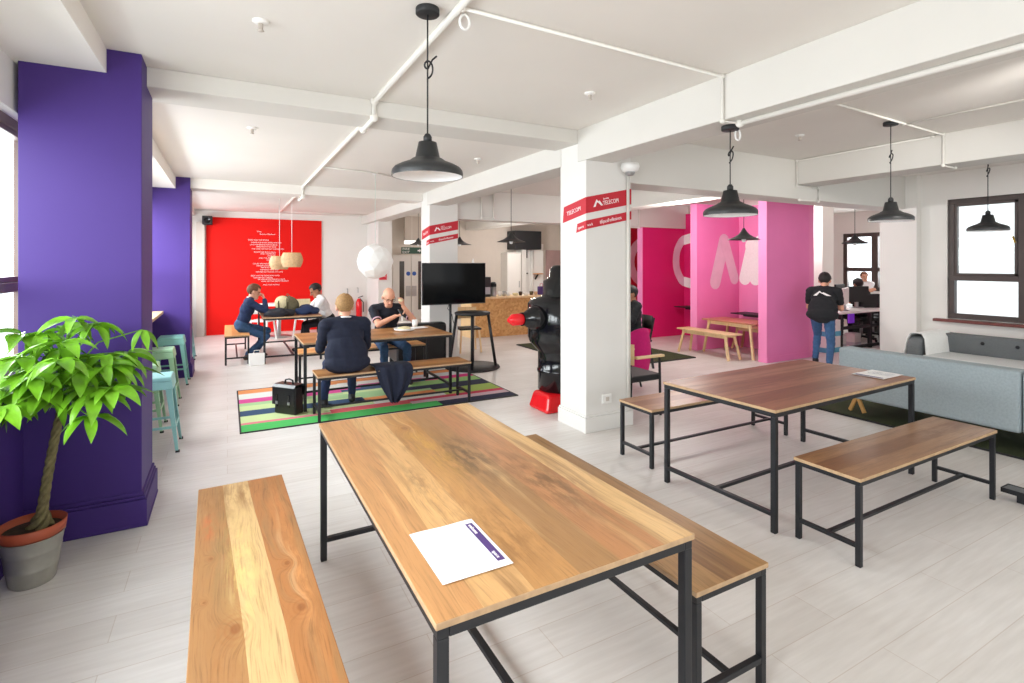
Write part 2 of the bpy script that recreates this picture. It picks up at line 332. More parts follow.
# ------------------------------------------------------------------ mesh builder
class MB:
    def __init__(self): self.bm = bmesh.new(); self.mi = 0
    def _add(self, verts, faces, mi=None, smooth=False):
        vs = [self.bm.verts.new(v) for v in verts]
        for f in faces:
            try:
                fc = self.bm.faces.new([vs[i] for i in f]); fc.material_index = self.mi if mi is None else mi; fc.smooth = smooth
            except ValueError: pass
        return vs
    def box(self, c, s, rot=None, mi=None, taper=(1, 1)):
        x, y, z = (v/2 for v in s); t = taper
        vs = [(-x, -y, -z), (x, -y, -z), (x, y, -z), (-x, y, -z), (-x*t[0], -y*t[1], z), (x*t[0], -y*t[1], z), (x*t[0], y*t[1], z), (-x*t[0], y*t[1], z)]
        vs = [Vector(v) for v in vs]
        if rot is not None: vs = [rot @ v for v in vs]
        vs = [v + Vector(c) for v in vs]
        self._add(vs, [(3, 2, 1, 0), (4, 5, 6, 7), (0, 1, 5, 4), (1, 2, 6, 5), (2, 3, 7, 6), (3, 0, 4, 7)], mi); return self
    def bb(self, lo, hi, mi=None):
        return self.box([(a+b)/2 for a, b in zip(lo, hi)], [abs(b-a) for a, b in zip(lo, hi)], mi=mi)
    def bar(self, p0, p1, w, h=None, mi=None, up=(0, 0, 1)):
        p0, p1 = Vector(p0), Vector(p1); h = h or w; d = (p1-p0); l = d.length; d.normalize()
        u = Vector(up)
        if abs(d.dot(u)) > .98: u = Vector((0, 1, 0))
        s = d.cross(u).normalized(); u = s.cross(d).normalized()
        rot = Matrix((s, d, u)).transposed()
        return self.box((p0+p1)/2, (w, l, h), rot, mi)
    def tube(self, pts, r, n=8, mi=None, smooth=True, cap=True, closed=False):
        pts = [Vector(p) for p in pts]; k = len(pts)
        rs = r if isinstance(r, (list, tuple)) else [r]*k
        rings = []; prev = None
        for i, p in enumerate(pts):
            if closed: d = pts[(i+1) % k]-pts[i-1]
            else: d = pts[min(i+1, k-1)]-pts[max(i-1, 0)]
            d = d.normalized() if d.length > 1e-9 else Vector((0, 0, 1))
            if prev is None:
                u = Vector((0, 0, 1)) if abs(d.z) < .9 else Vector((1, 0, 0))
                s = d.cross(u).normalized()
            else:
                s = (prev - d*prev.dot(d)).normalized()
            prev = s; t = d.cross(s)
            rings.append([self.bm.verts.new(p+(s*math.cos(2*PI*j/n)+t*math.sin(2*PI*j/n))*rs[i]) for j in range(n)])
        mm = self.mi if mi is None else mi
        for i in range(k if closed else k-1):
            a, b = rings[i], rings[(i+1) % k]
            for j in range(n):
                f = self.bm.faces.new((a[j], a[(j+1) % n], b[(j+1) % n], b[j])); f.material_index = mm; f.smooth = smooth
        if cap and not closed:
            for rg in (rings[0], rings[-1]):
                try: f = self.bm.faces.new(rg); f.material_index = mm
                except ValueError: pass
        return self
    def lathe(self, prof, c=(0, 0, 0), n=32, mi=None, smooth=True, mis=None):
        c = Vector(c); rings = []
        for r, z in prof:
            if r < 1e-5: rings.append([self.bm.verts.new(c+Vector((0, 0, z)))])
            else: rings.append([self.bm.verts.new(c+Vector((r*math.cos(2*PI*j/n), r*math.sin(2*PI*j/n), z))) for j in range(n)])
        for i in range(len(rings)-1):
            a, b = rings[i], rings[i+1]; mm = (self.mi if mi is None else mi) if mis is None else mis[i]
            for j in range(n):
                k = (j+1) % n
                q = [a[0], b[k], b[j]] if len(a) == 1 else ([a[j], a[k], b[0]] if len(b) == 1 else [a[j], a[k], b[k], b[j]])
                if len(a) == 1 and len(b) == 1: continue
                f = self.bm.faces.new(q); f.material_index = mm; f.smooth = smooth
        return self
    def prism(self, poly, z0, z1, mi=None, xf=None):
        n = len(poly); vs = [Vector((*p, z0)) for p in poly]+[Vector((*p, z1)) for p in poly]
        if xf: vs = [xf @ v for v in vs]
        self._add(vs, [tuple(range(n-1, -1, -1)), tuple(range(n, 2*n))]+[(i, (i+1) % n, n+(i+1) % n, n+i) for i in range(n)], mi); return self
    def ell(self, c, r, rot=None, seg=20, rings=12, mi=None):
        vs = []; c = Vector(c)
        prof = [(math.sin(PI*i/rings), -math.cos(PI*i/rings)) for i in range(rings+1)]
        st = len(self.bm.verts)
        self.bm.verts.ensure_lookup_table()
        before = set(self.bm.verts)
        self.lathe(prof, n=seg, mi=mi)
        for v in self.bm.verts:
            if v not in before:
                q = Vector((v.co.x*r[0], v.co.y*r[1], v.co.z*r[2]))
                if rot is not None: q = rot @ q
                v.co = q+c
        return self
    def quad(self, pts, mi=None): self._add([Vector(p) for p in pts], [tuple(range(len(pts)))], mi); return self
    def build(self, name, mats, parent=None, bevel=0, loc=None, smooth=False, subsurf=0, seg=2):
        bmesh.ops.recalc_face_normals(self.bm, faces=self.bm.faces[:])
        me = bpy.data.meshes.new(name); self.bm.to_mesh(me); self.bm.free()
        for m in (mats if isinstance(mats, (list, tuple)) else [mats]): me.materials.append(m)
        if smooth:
            for p in me.polygons: p.use_smooth = True
        o = bpy.data.objects.new(name, me); COL.objects.link(o)
        if parent: o.parent = parent
        if loc is not None: o.location = loc
        if bevel:
            bv = o.modifiers.new('bevel', 'BEVEL'); bv.width = bevel; bv.segments = seg; bv.limit_method = 'ANGLE'; bv.angle_limit = R(40)
        if subsurf:
            ss = o.modifiers.new('subsurf', 'SUBSURF'); ss.levels = subsurf; ss.render_levels = subsurf
        return o

def thing(name, label, cat, loc=(0, 0, 0), rz=0, group=None):
    o = bpy.data.objects.new(name, None); COL.objects.link(o)
    o.empty_display_size = .1; o.location = loc; o.rotation_euler = (0, 0, rz)
    o['label'] = label; o['category'] = cat
    if group: o['group'] = group
    return o
def tag(o, label, cat, group=None, kind=None):
    o['label'] = label; o['category'] = cat
    if group: o['group'] = group
    if kind: o['kind'] = kind
    return o
def struct(name, mb, m, parent=None, bevel=0):
    o = mb.build(name, m, parent, bevel)
    if parent is None: o['kind'] = 'structure'
    return o
def dup(root, loc, rz=0, label=None, group=None):
    r = root.copy(); COL.objects.link(r); r.location = loc; r.rotation_euler = (0, 0, rz)
    if label: r['label'] = label
    if group: r['group'] = group
    for ch in list(root.children):
        c = ch.copy(); COL.objects.link(c); c.parent = r
        for g in list(ch.children):
            d = g.copy(); COL.objects.link(d); d.parent = c
    return r

def text_mesh(name, txt, size, m, parent=None, mw=None, align='LEFT', extrude=.0008, width=None, bold=0.0):
    """lettering as a mesh; mw = matrix placing the text plane (x right, y up)"""
    cu = bpy.data.curves.new('tmp', 'FONT'); cu.body = txt; cu.size = size; cu.align_x = align; cu.extrude = extrude; cu.offset = bold
    cu.resolution_u = 2
    to = bpy.data.objects.new('tmp', cu); COL.objects.link(to)
    bpy.context.view_layer.update()
    dg = bpy.context.evaluated_depsgraph_get()
    me = bpy.data.meshes.new_from_object(to.evaluated_get(dg))
    bpy.data.objects.remove(to); bpy.data.curves.remove(cu)
    if width and len(me.vertices):
        xs = [v.co.x for v in me.vertices]; k = width/(max(xs)-min(xs))
        for v in me.vertices: v.co.x *= k
    if mw is not None: me.transform(mw)
    me.materials.clear(); me.materials.append(m)
    o = bpy.data.objects.new(name, me); COL.objects.link(o)
    if parent: o.parent = parent
    return o
def plane_mw(origin, xdir, ydir):
    x = Vector(xdir).normalized(); y = Vector(ydir).normalized(); z = x.cross(y)
    m = Matrix((x, y, z)).transposed().to_4x4(); m.translation = Vector(origin); return m
setup_mats()
# ================================================================== SETTING
CZ = 3.0
struct('floor', MB().bb((-1.4, -3.7, -.1), (14.8, 15.2, 0)), M['floor'])
struct('ceiling', MB().bb((-1.4, -3.7, CZ), (14.8, 15.2, CZ+.1)), M['ceil'])

# ---- left window wall: parapet, head, piers
struct('wall_left', MB().bb((-1.35, -3.7, 0), (-1.05, 15.2, .96)), M['purple'])
b = MB(); b.bb((-1.35, -3.7, 2.56), (-1.1, 15.2, CZ)); b.bb((-1.35, 13.4, .96), (-1.05, 15.2, 2.56)); b.bb((-1.35, -3.7, .96), (-1.05, -3.2, 2.56))
struct('wall_left_head', b, M['white'])
struct('trim_bulkhead', MB().bb((-1.1, -3.7, 2.85), (-.66, 4.3, CZ)), M['ceil'])
struct('trim_bulkhead', MB().bb((-1.1, 4.3, 2.75), (-.66, 13.96, CZ)), M['ceil'])
struct('ceiling_bay', MB().bb((-1.1, 4.5, 2.92), (3.1, 9.2, CZ)), M['ceil'])
struct('ceiling_bay', MB().bb((-1.1, 9.2, 2.88), (3.1, 13.96, CZ)), M['ceil'])
struct('trim_sill', MB().bb((-1.3, -3.2, .96), (-1.02, 13.4, .99)), M['plastic'], bevel=.006)
def pier(y0, y1):
    b = MB()
    b.bb((-1.075, y0+.03, 0), (-.48, y1, CZ)); b.bb((-1.2, y0+.045, 0), (-1.0, y1-.02, .9))
    b.prism([(-1.1, y0), (-.445, y0), (-.445, y1), (-1.1, y1)], 0, .02)
    b.bb((-1.1, y0+.004, 0), (-.45, y1+.02, .17))
    b.bb((-1.1, y0+.014, .17), (-.46, y1+.014, .19)); b.bb((-1.1, y0+.022, .19), (-.468, y1+.008, .215))
    struct('window_pier', b, M['purple'], bevel=.005)
pier(4.03, 4.6); pier(8.96, 9.5)
wn = 0
def window(x0, x1, y0, y1, z0, z1, bars, transom, axis='Y', fw=.06, m='winframe', inner=True):
    """one window: outer frame, mullions, transom; a child pane; axis = direction it runs along"""
    global wn; wn += 1
    b = MB()
    def fr(a0, a1, c0, c1, d=0.):
        if axis == 'Y': b.bb((x0-d, a0, c0), (x1+d, a1, c1))
        else: b.bb((a0, y0-d, c0), (a1, y1+d, c1))
    s, e = (y0, y1) if axis == 'Y' else (x0, x1)
    fr(s, e, z0, z0+fw); fr(s, e, z1-fw, z1); fr(s, s+fw, z0+fw, z1-fw); fr(e-fw, e, z0+fw, z1-fw)
    for q in bars: fr(q-fw*.75, q+fw*.75, z0+.003, z1-.003, .012)
    if transom: fr(s+.003, e-.003, transom-fw*.5, transom+fw*.5, .006)
    if inner and transom:
        cuts = [s]+list(bars)+[e]
        for i in range(len(cuts)-1):
            a, c = cuts[i]+fw*.9, cuts[i+1]-fw*.9
            for (p, q, u, v) in ((a, a+.035, transom, z1-fw), (c-.035, c, transom, z1-fw), (a+.036, c-.036, transom+fw*.5, transom+fw*.5+.035), (a+.036, c-.036, z1-fw-.035, z1-fw)):
                fr(p, q, u, v, -.01)
    o = struct('window_%d' % wn, b, M[m], bevel=.004)
    g = MB()
    if axis == 'Y': xm = (x0+x1)/2; g.bb((xm-.003, y0+.02, z0+.02), (xm+.003, y1-.02, z1-.02))
    else: ym = (y0+y1)/2; g.bb((x0+.02, ym-.003, z0+.02), (x1-.02, ym+.003, z1-.02))
    g.build('pane', M['glass'], o)
    return o
for (a, c) in ((-3.2, 4.66), (4.66, 9.58), (9.58, 13.4)):
    nb = max(1, round((c-a)/1.5)); window(-1.24, -1.16, a, c, .99, 2.56, [a+(c-a)*i/nb for i in range(1, nb)], 1.52, m='winframe2')

# ---- beams
struct('ceiling_beam', MB().bb((3.08, -3.7, 2.68), (3.42, 4.3, CZ)), M['beam'], bevel=.006)
struct('ceiling_beam', MB().bb((3.08, 4.6, 2.68), (3.42, 8.8, CZ)), M['beam'], bevel=.006)
struct('ceiling_beam', MB().bb((3.08, 9.1, 2.68), (3.42, 13.96, CZ)), M['beam'], bevel=.006)
struct('ceiling_beam', MB().bb((6.46, -3.7, 2.68), (6.85, 4.25, CZ)), M['beam'], bevel=.006)
struct('ceiling_beam', MB().bb((6.46, 4.55, 2.68), (6.85, 14.9, CZ)), M['beam'], bevel=.006)
struct('ceiling_beam', MB().bb((-.7, 4.3, 2.865), (3.1, 4.7, CZ-.0)), M['beam'], bevel=.006)
struct('ceiling_beam', MB().bb((-.7, 9.05, 2.775), (3.1, 9.45, CZ)), M['ceil'], bevel=.006)
struct('ceiling_beam', MB().bb((3.4, 4.2, 2.5), (9.28, 4.58, CZ)), M['beam'], bevel=.006)
struct('ceiling_beam', MB().bb((3.4, 8.75, 2.46), (9.4, 9.15, CZ)), M['beam'], bevel=.006)

# ---- free-standing white columns with their vinyl bands
def column(x0, x1, y0, y1):
    b = MB(); b.bb((x0, y0, 0), (x1, y1, CZ))
    b.bb((x0-.02, y0-.02, 0), (x1+.02, y1+.02, .15)); b.bb((x0-.012, y0-.012, .15), (x1+.012, y1+.012, .17))
    return struct('column', b, M['colwhite'], bevel=.006)
column(3.09, 3.66, 4.17, 4.62); column(3.09, 3.62, 8.7, 9.15); column(3.22, 3.56, 12.75, 13.96)
def band(x0, x1, y0, ya, yb, za, zb, which, wide):
    """red vinyl wrapped round a column corner: left face (x0) from ya to y0, front face from x0 to x1"""
    e = .004; rise = .21; fall = .17; w_ = x1-x0; d_ = ya-y0
    lab = 'wide upper' if wide else 'narrow lower'
    mf0 = plane_mw((x0, y0, 0), (1, 0, 0), (0, 0, 1)); ml0 = plane_mw((x0, y0, 0), (0, -1, 0), (0, 0, 1)); mr0 = plane_mw((x1, y0, 0), (0, 1, 0), (0, 0, 1))
    b = MB()
    b.prism([(-e, za), (w_+e, za+rise*w_), (w_+e, zb+rise*w_), (-e, zb)], 0, e, xf=mf0)
    b.prism([(-d_, za-fall*d_), (0, za), (0, zb), (-d_+.02, zb-fall*(d_-.02))], 0, e, xf=ml0)
    b.prism([(0, za+rise*w_), (.25, za+rise*w_+.04), (.25, zb+rise*w_+.04), (0, zb+rise*w_)], 0, e, xf=mr0)
    o = b.build('sign_band', M['bandred'])
    tag(o, '%s red vinyl band with white lettering wrapped round the %s white column' % (lab, which), 'sign', None)
    h = zb-za
    mf = lambda x, z: plane_mw((x, y0-e-.001, z+rise*(x-x0)), (1, 0, rise), (-rise, 0, 1))
    ml = lambda y, z: plane_mw((x0-e-.001, y, z-fall*(y-y0)), (0, -1, fall), (0, fall, 1))
    if wide:
        lg = MB()
        for poly in ([(0, 0), (.055, .07), (.075, .045), (.088, .055), (.125, 0), (.098, 0), (.078, .026), (.055, .042), (.03, 0)],):
            lg.prism(poly, 0, .001, xf=mf(x0+.085, za+h*.3))
        lg.build('mountain_logo', M['letter'], o)
        text_mesh('lettering', 'become', .03, M['letter'], o, mf(x0+.21, za+h*.64), width=.07)
        text_mesh('lettering', 'TELECOM', .06, M['letter'], o, mf(x0+.21, za+h*.30), width=.2)
        text_mesh('lettering', 'TELECOM', .06, M['letter'], o, ml(ya-.08, za+h*.34), width=.24)
    else:
        text_mesh('lettering', '#SpaceForBusiness', .05, M['letter'], o, mf(x0+.17, za+h*.3), width=.28)
        text_mesh('lettering', 'work', .04, M['letter'], o, mf(x0+.015, za+h*.3), width=.07)
        text_mesh('lettering', 'space', .04, M['letter'], o, ml(ya-.03, za+h*.3), width=.1)
for (x0, x1, y0, w) in ((3.09, 3.66, 4.17, 'nearer'), (3.09, 3.62, 8.7, 'farther')):
    band(x0, x1, y0, y0+.40, y0, 2.155, 2.315, w, True); band(x0, x1, y0, y0+.16, y0, 2.0, 2.085, w, False)
# fittings of the near column
t = thing('dome_camera', 'white dome camera housing under the beam at the nearer white column', 'camera', (3.58, 4.09, 2.6))
MB().lathe([(0, .075), (.085, .075), (.095, .04), (.08, 0), (.06, -.01), (0, -.012)], n=24).build('housing', M['plastic'], t)
MB().lathe([(.05, -.01), (.045, -.03), (.03, -.045), (0, -.05)], n=20).build('dome', M['steel'], t)
tag(MB().tube([(3.605, 4.15, .16), (3.605, 4.15, 2.6)], .016, 10).build('conduit_pipe', M['pipe']), 'vertical white conduit pipe running up front of the nearer white column', 'pipe')
t = thing('wall_socket', 'white socket plate low on front of the nearer white column', 'socket', (3.34, 4.16, .31))
MB().bb((-.055, -.01, -.045), (.055, .01, .045)).build('plate', M['greyfab'] if False else M['plastic'], t, bevel=.004)
MB().bb((-.02, -.013, -.02), (.02, -.009, .02)).build('cover', M['beige'], t)

# ---- far wall with red panel
struct('wall_far', MB().bb((-1.35, 13.96, 0), (3.87, 14.1, CZ)), M['white'])
struct('wall_far_return', MB().bb((3.77, 14.1, 0), (3.87, 15.05, CZ)), M['white'])
struct('wall_back', MB().bb((3.87, 14.95, 0), (10.4, 15.1, CZ)), M['beige'])
struct('wall_kitchen_side', MB().bb((10.3, 10.5, 0), (10.4, 14.95, CZ)), M['beige'])
struct('red_feature_wall', MB().bb((-.43, 13.93, 0), (2.09, 13.96, 2.73)), M['red'])
struct('trim_post', MB().bb((-.62, 13.8, 0), (-.46, 13.96, 2.6)), M['beige'])
sp = tag(MB().bb((-.5, 13.6, 2.54), (-.3, 13.92, 2.73)).build('loudspeaker', M['black'], bevel=.01), 'small black loudspeaker box high in corner of the red wall', 'speaker')
MB().lathe([(0, 0), (.06, 0), (.065, .01)], n=20).build('cone', M['gloss'], sp).matrix_local = plane_mw((-.4, 13.598, 2.63), (1, 0, 0), (0, 0, 1))
# manifesto
poem = thing('wall_lettering', 'white poem lettering painted on the red far wall', 'lettering', (0, 13.925, 0))
words = 'START SMALL DREAM LOUD WE MAKE ROOM FOR BOLD IDEAS AND THE PEOPLE WHO CHASE THEM EVERY DAY TOGETHER WITH COFFEE HOPE AND WORK'.split()
lines = [(254, 258.6, 232.6, 'The'), (257, 272.7, 235.2, 'Business Manifesto')]
for st in ([(245.5, 266, 240.9), (248.6, 279, 243.5), (247.2, 275, 245.7), (253.4, 273.6, 247.9), (249, 281.6, 250)],
           [(251.2, 273, 253.3), (257.8, 273, 255.3), (264.8, 273, 257.5), (256, 272, 259.5), (264, 273, 261.8)],
           [(250.3, 273, 265), (253.8, 276.3, 267.2), (258.2, 277.2, 269.2), (257.4, 276.3, 271.4), (253, 280.7, 273.5)],
           [(248.3, 277, 277.1), (250.5, 270, 279.3), (255, 282.8, 281.2), (258.6, 286.5, 283.2)], [(260.2, 277, 286.9)]):
    for (a, c, y) in st:
        k = max(2, int((c-a)/4.6)); i = int(a*7+y*3) % (len(words)-8); lines.append((a, c, y, ' '.join(words[i:i+k])))
for (a, c, y, tx) in lines:      # (left, right, height) measured on the wall plan, 46.3 units to the metre
    x = -.44+(a-205.2)/46.3; w = (c-a)/46.3; z = 2.73-(y-217.3-(a-205)*.034)/42.3
    text_mesh('line', tx, .042, M['letter'], poem, plane_mw((x, -.0, z), (1, 0, 0), (0, 0, 1)), width=w)

# ---- corridor doors, signs, extinguisher
d = struct('door_1', MB().bb((4.14, 14.9, 0), (5.3, 14.95, 1.94)), M['beige'], bevel=.004)
for (a, c) in ((4.18, 4.71), (4.73, 5.26)):
    lf = MB().bb((a, 14.87, .01), (c, 14.9, 1.9)).build('door_leaf', M['doorwhite'], d, bevel=.004)
    xx = a+.19 if a < 4.5 else a+.2
    MB().bb((xx, 14.86, .3), (xx+.14, 14.872, 1.72)).build('vision_panel', M['darkglass'], lf)
    px = 4.63 if a < 4.5 else 4.81
    o = MB().lathe([(0, .004), (.06, .004), (.062, 0)], n=20).build('sign_disc', M['signblue'], lf); o.matrix_local = plane_mw((px, 14.866, 1.36), (1, 0, 0), (0, 0, 1))
    MB().bb((px-.07, 14.862, .7), (px+.07, 14.87, 1.0)).build('push_plate', M['steel'], lf)
t = thing('exit_sign', 'dark green exit sign above the corridor double door', 'sign', (4.56, 14.3, 2.02))
MB().bb((-.3, -.02, -.09), (.3, .02, .09)).build('sign_board', M['signgreen'], t, bevel=.004)
text_mesh('lettering', 'FIRE', .085, M['letter'], t, plane_mw((-.28, -.022, .012), (1, 0, 0), (0, 0, 1)), width=.2)
text_mesh('lettering', 'EXIT', .085, M['letter'], t, plane_mw((-.28, -.022, -.075), (1, 0, 0), (0, 0, 1)), width=.2)
a = MB(); a.prism([(-.0, -.02), (.05, -.02), (.05, -.05), (.1, 0), (.05, .05), (.05, .02), (0, .02)], 0, .001, xf=plane_mw((.16, -.022, 0), (1, 0, 0), (0, 0, 1))); a.build('arrow', M['letter'], t)
MB().bb((-.005, -.005, .09), (.005, .005, .98)).build('hanger', M['pipe'], t)
t = thing('emergency_light', 'white bulkhead light hanging above the green exit sign', 'light', (4.66, 14.6, 2.26))
MB().bb((-.22, -.06, -.05), (.22, .06, .05)).build('diffuser', M['tube'], t, bevel=.02)
MB().bb((-.23, -.065, .05), (.23, .065, .74)).build('bracket', M['beige'], t)
fs = tag(MB().bb((3.24, 12.712, 1.26), (3.42, 12.728, 1.44)).build('notice', M['signred']), 'small square red fire notice on the farthest white column beside the doors', 'sign')
text_mesh('lettering', 'FIRE', .05, M['letter'], fs, plane_mw((3.27, 12.71, 1.33), (1, 0, 0), (0, 0, 1)), width=.12)
def extinguisher(x, lab):
    t = thing('fire_extinguisher', lab, 'fire extinguisher', (x, 13.85, .25), group=None)
    MB().lathe([(0, 0), (.07, 0), (.075, .02), (.075, .4), (.05, .47), (.025, .5), (0, .5)], n=20).build('cylinder', M['glossred'], t)
    MB().bar((-.02, 0, .52), (.1, 0, .56), .02).build('lever', M['black'], t)
    MB().tube([(.02, -.03, .5), (.1, -.05, .4), (.1, -.06, .15)], .012, 8).build('hose', M['black'], t)
extinguisher(3.0, 'red fire extinguisher on white wall nearer the corridor doors')
extinguisher(2.62, 'red fire extinguisher on white wall nearer the red panel')
for (x, z) in ((2.98, 1.02), (2.72, 1.0)):
    tag(MB().tube([(x, 13.95, z), (x, 13.88, z), (x, 13.87, z-.04), (x, 13.86, z-.12)], .012, 8).build('wall_hook', M['steel']), 'small steel coat hook on white wall above the %s red extinguisher' % ('right' if x > 2.9 else 'left'), 'hook')

# ---- right wall with big window
b = MB(); b.bb((9.3, -3.7, 0), (9.5, 4.3, .85)); b.bb((9.3, -3.7, 2.6), (9.5, 4.3, CZ)); b.bb((9.3, 3.72, .85), (9.5, 4.3, 2.6)); b.bb((9.3, -3.7, .85), (9.5, -.6, 2.6))
struct('wall_right', b, M['white'])
b = MB(); b.bb((9.17, 4.05, 0), (9.5, 4.56, CZ)); struct('wall_right_end', b, M['white'])
window(9.33, 9.42, -.6, 3.72, .86, 2.6, [2.88, 1.9, .9], 1.45, fw=.075)
struct('trim_window_sill', MB().bb((9.2, -.7, .81), (9.34, 3.86, .85)), M['sillred'], bevel=.006)
tag(MB().tube([(9.31, 2.96, 1.95), (9.28, 2.96, 1.95), (9.28, 2.98, 2.03)], .012, 8).build('window_latch', M['brass']), 'small brass latch on the brown window frame at right', 'latch')
# ---- office beyond
b = MB(); b.bar((9.42, 4.4, CZ/2), (14.75, 6.95, CZ/2), .1, CZ); struct('wall_office_near', b, M['white'])
b = MB(); b.bb((14.5, 6.7, 0), (14.7, 12, .95)); b.bb((14.5, 6.7, 2.45), (14.7, 12, CZ)); b.bb((14.5, 8.12, .95), (14.7, 12, 2.45)); struct('wall_office_side', b, M['white'])
b = MB(); b.bb((9.5, 12, 0), (14.7, 12.1, CZ)); struct('wall_office_far', b, M['white'])
window(14.53, 14.62, 6.8, 8.12, .95, 2.45, [7.34], 1.5, fw=.1, inner=False)
struct('office_column', MB().bb((12.3, 7.35, 0), (12.75, 7.75, CZ)), M['white'])
wb = tag(MB().bb((12.0, 8.3, 1.0), (12.6, 8.34, 2.15)).build('whiteboard', M['plastic']), 'white pinboard with pink notes beyond the pink wall edge', 'board')
for (x, z, w, k) in ((12.25, 1.85, .09, 'magenta'), (12.42, 1.78, .08, 'magenta'), (12.15, 1.35, .2, 'inkgrey'), (12.3, 1.33, .08, 'magenta'), (12.1, 1.95, .12, 'inkgrey')):
    MB().bb((x, 8.285, z), (x+w, 8.3, z+.06)).build('pinned_note', M[k], wb)

# ---- behind the camera: wall with an opening added to let in fill light
b = MB(); b.bb((-1.4, -3.75, 0), (9.5, -3.6, .8)); b.bb((-1.4, -3.75, 2.7), (9.5, -3.6, CZ)); b.bb((-1.4, -3.75, .8), (-.6, -3.6, 2.7)); b.bb((8.6, -3.75, .8), (9.5, -3.6, 2.7))
struct('wall_front', b, M['white'])

# ---- pink booths
def booth_wall(lo, hi, m):
    struct('booth_wall', MB().bb(lo, hi), M[m], bevel=.004)
booth_wall((7.9, 5.65, 0), (9.06, 5.8, 2.73), 'pink2')
booth_wall((9.06, 5.65, 0), (9.2, 7.1, 2.8), 'pink3')
booth_wall((7.87, 7.1, 0), (9.2, 7.25, 2.8), 'pink2')
booth_wall((9.33, 7.1, 0), (9.45, 8.8, 2.8), 'pink')
booth_wall((8.06, 8.8, 0), (9.45, 8.95, 2.5), 'pink')
booth_wall((9.5, 8.95, 0), (9.6, 10.4, 2.6), 'darkred')
booth_wall((8.4, 10.4, 0), (10.35, 10.52, 2.6), 'darkred')
for (lo, hi) in (((7.885, 5.64, 0), (7.9, 5.8, 2.735)), ((7.855, 7.09, 0), (7.87, 7.25, 2.805)), ((8.045, 8.79, 0), (8.06, 8.95, 2.505))):
    booth_wall(lo, hi, 'pink3')
booth_wall((7.9, 5.635, 0), (9.06, 5.65, .1), 'pink2')
# mural letters (thick painted strokes on the booth walls)
def stroke(mb, pts, w, mw, zo=0.):
    """flat rounded stroke of width w through plane points"""
    P2 = [Vector(p) for p in pts]
    for i in range(len(P2)-1):
        zt = .0012+.0004*i+zo; d = (P2[i+1]-P2[i]); n = Vector((-d.y, d.x)).normalized()*w/2
        mb.prism([tuple(P2[i]-n), tuple(P2[i+1]-n), tuple(P2[i+1]+n), tuple(P2[i]+n)], 0, zt, xf=mw)
    for j, p in enumerate(P2): mb.prism([(p.x+w/2*math.cos(2*PI*k/14), p.y+w/2*math.sin(2*PI*k/14)) for k in range(14)], 0, .001+.00037*j+zo, xf=mw)
mur = thing('wall_mural_letter', 'white painted letter M across the nearest pink booth corner', 'mural letter', (0, 0, 0))
fm = plane_mw((0, 7.097, 0), (1, 0, 0), (0, 0, 1))
b = MB(); stroke(b, [(8.37, 1.3), (8.62, 2.1)], .29, fm); stroke(b, [(8.64, 2.08), (8.92, 1.36)], .24, fm, .002); b.build('stroke', M['letterpink'], mur)
bm_ = plane_mw((9.057, 0, 0), (0, -1, 0), (0, 0, 1))
b = MB(); stroke(b, [(-6.96, 1.36), (-6.8, 1.98)], .26, bm_); stroke(b, [(-6.82, 2.02), (-6.72, 1.36)], .26, bm_, .002); stroke(b, [(-6.62, 2.08), (-6.45, 1.3)], .26, bm_, .004)
b.build('stroke', M['throw'], mur)
mur = thing('wall_mural_letter', 'white painted letter O across the middle pink booth corner', 'mural letter', (0, 0, 0))
f1 = plane_mw((0, 8.797, 0), (1, 0, 0), (0, 0, 1))
b = MB(); stroke(b, [(9.32, 2.21), (9.24, 2.16), (9.17, 2.07), (9.11, 1.96), (9.08, 1.83), (9.07, 1.71), (9.08, 1.58), (9.12, 1.46), (9.18, 1.36), (9.24, 1.28), (9.32, 1.23)], .2, f1); b.build('stroke', M['letterpink'], mur)
f2 = plane_mw((9.327, 0, 0), (0, -1, 0), (0, 0, 1))
b = MB(); stroke(b, [(-8.79, 2.2), (-8.7, 2.22), (-8.59, 2.24), (-8.42, 2.25), (-8.25, 2.22), (-8.05, 2.05), (-7.95, 1.7), (-8.05, 1.35), (-8.25, 1.2), (-8.42, 1.18), (-8.59, 1.2), (-8.7, 1.22), (-8.79, 1.24)], .22, f2); b.build('stroke', M['throw'], mur)
f3 = plane_mw((0, 10.397, 0), (1, 0, 0), (0, 0, 1))
mur = b = MB(); stroke(b, [(9.72+.6*math.cos(a*PI/12), 1.7+.57*math.sin(a*PI/12)) for a in range(4, 21)], .24, f3)
tag(b.build('wall_mural_letter', M['letterpink']), 'white painted letter O on crimson wall beside the nearer column', 'mural letter')
def booth_shelf(x, y0, y1, z, lab):
    t = thing('wall_shelf', lab, 'shelf', (x, y0, z))
    MB().bb((-.42, 0, 0), (0, y1-y0, .02)).build('shelf_board', M['black'], t)
    MB().bb((-.12, .05, -.06), (0, y1-y0-.05, 0)).build('bracket', M['black'], t)
booth_shelf(9.06, 6.35, 6.96, .68, 'thin black shelf on the pale pink wall of the nearest booth')
booth_shelf(9.33, 8.3, 8.7, .67, 'thin black shelf on the pink wall of the middle booth')

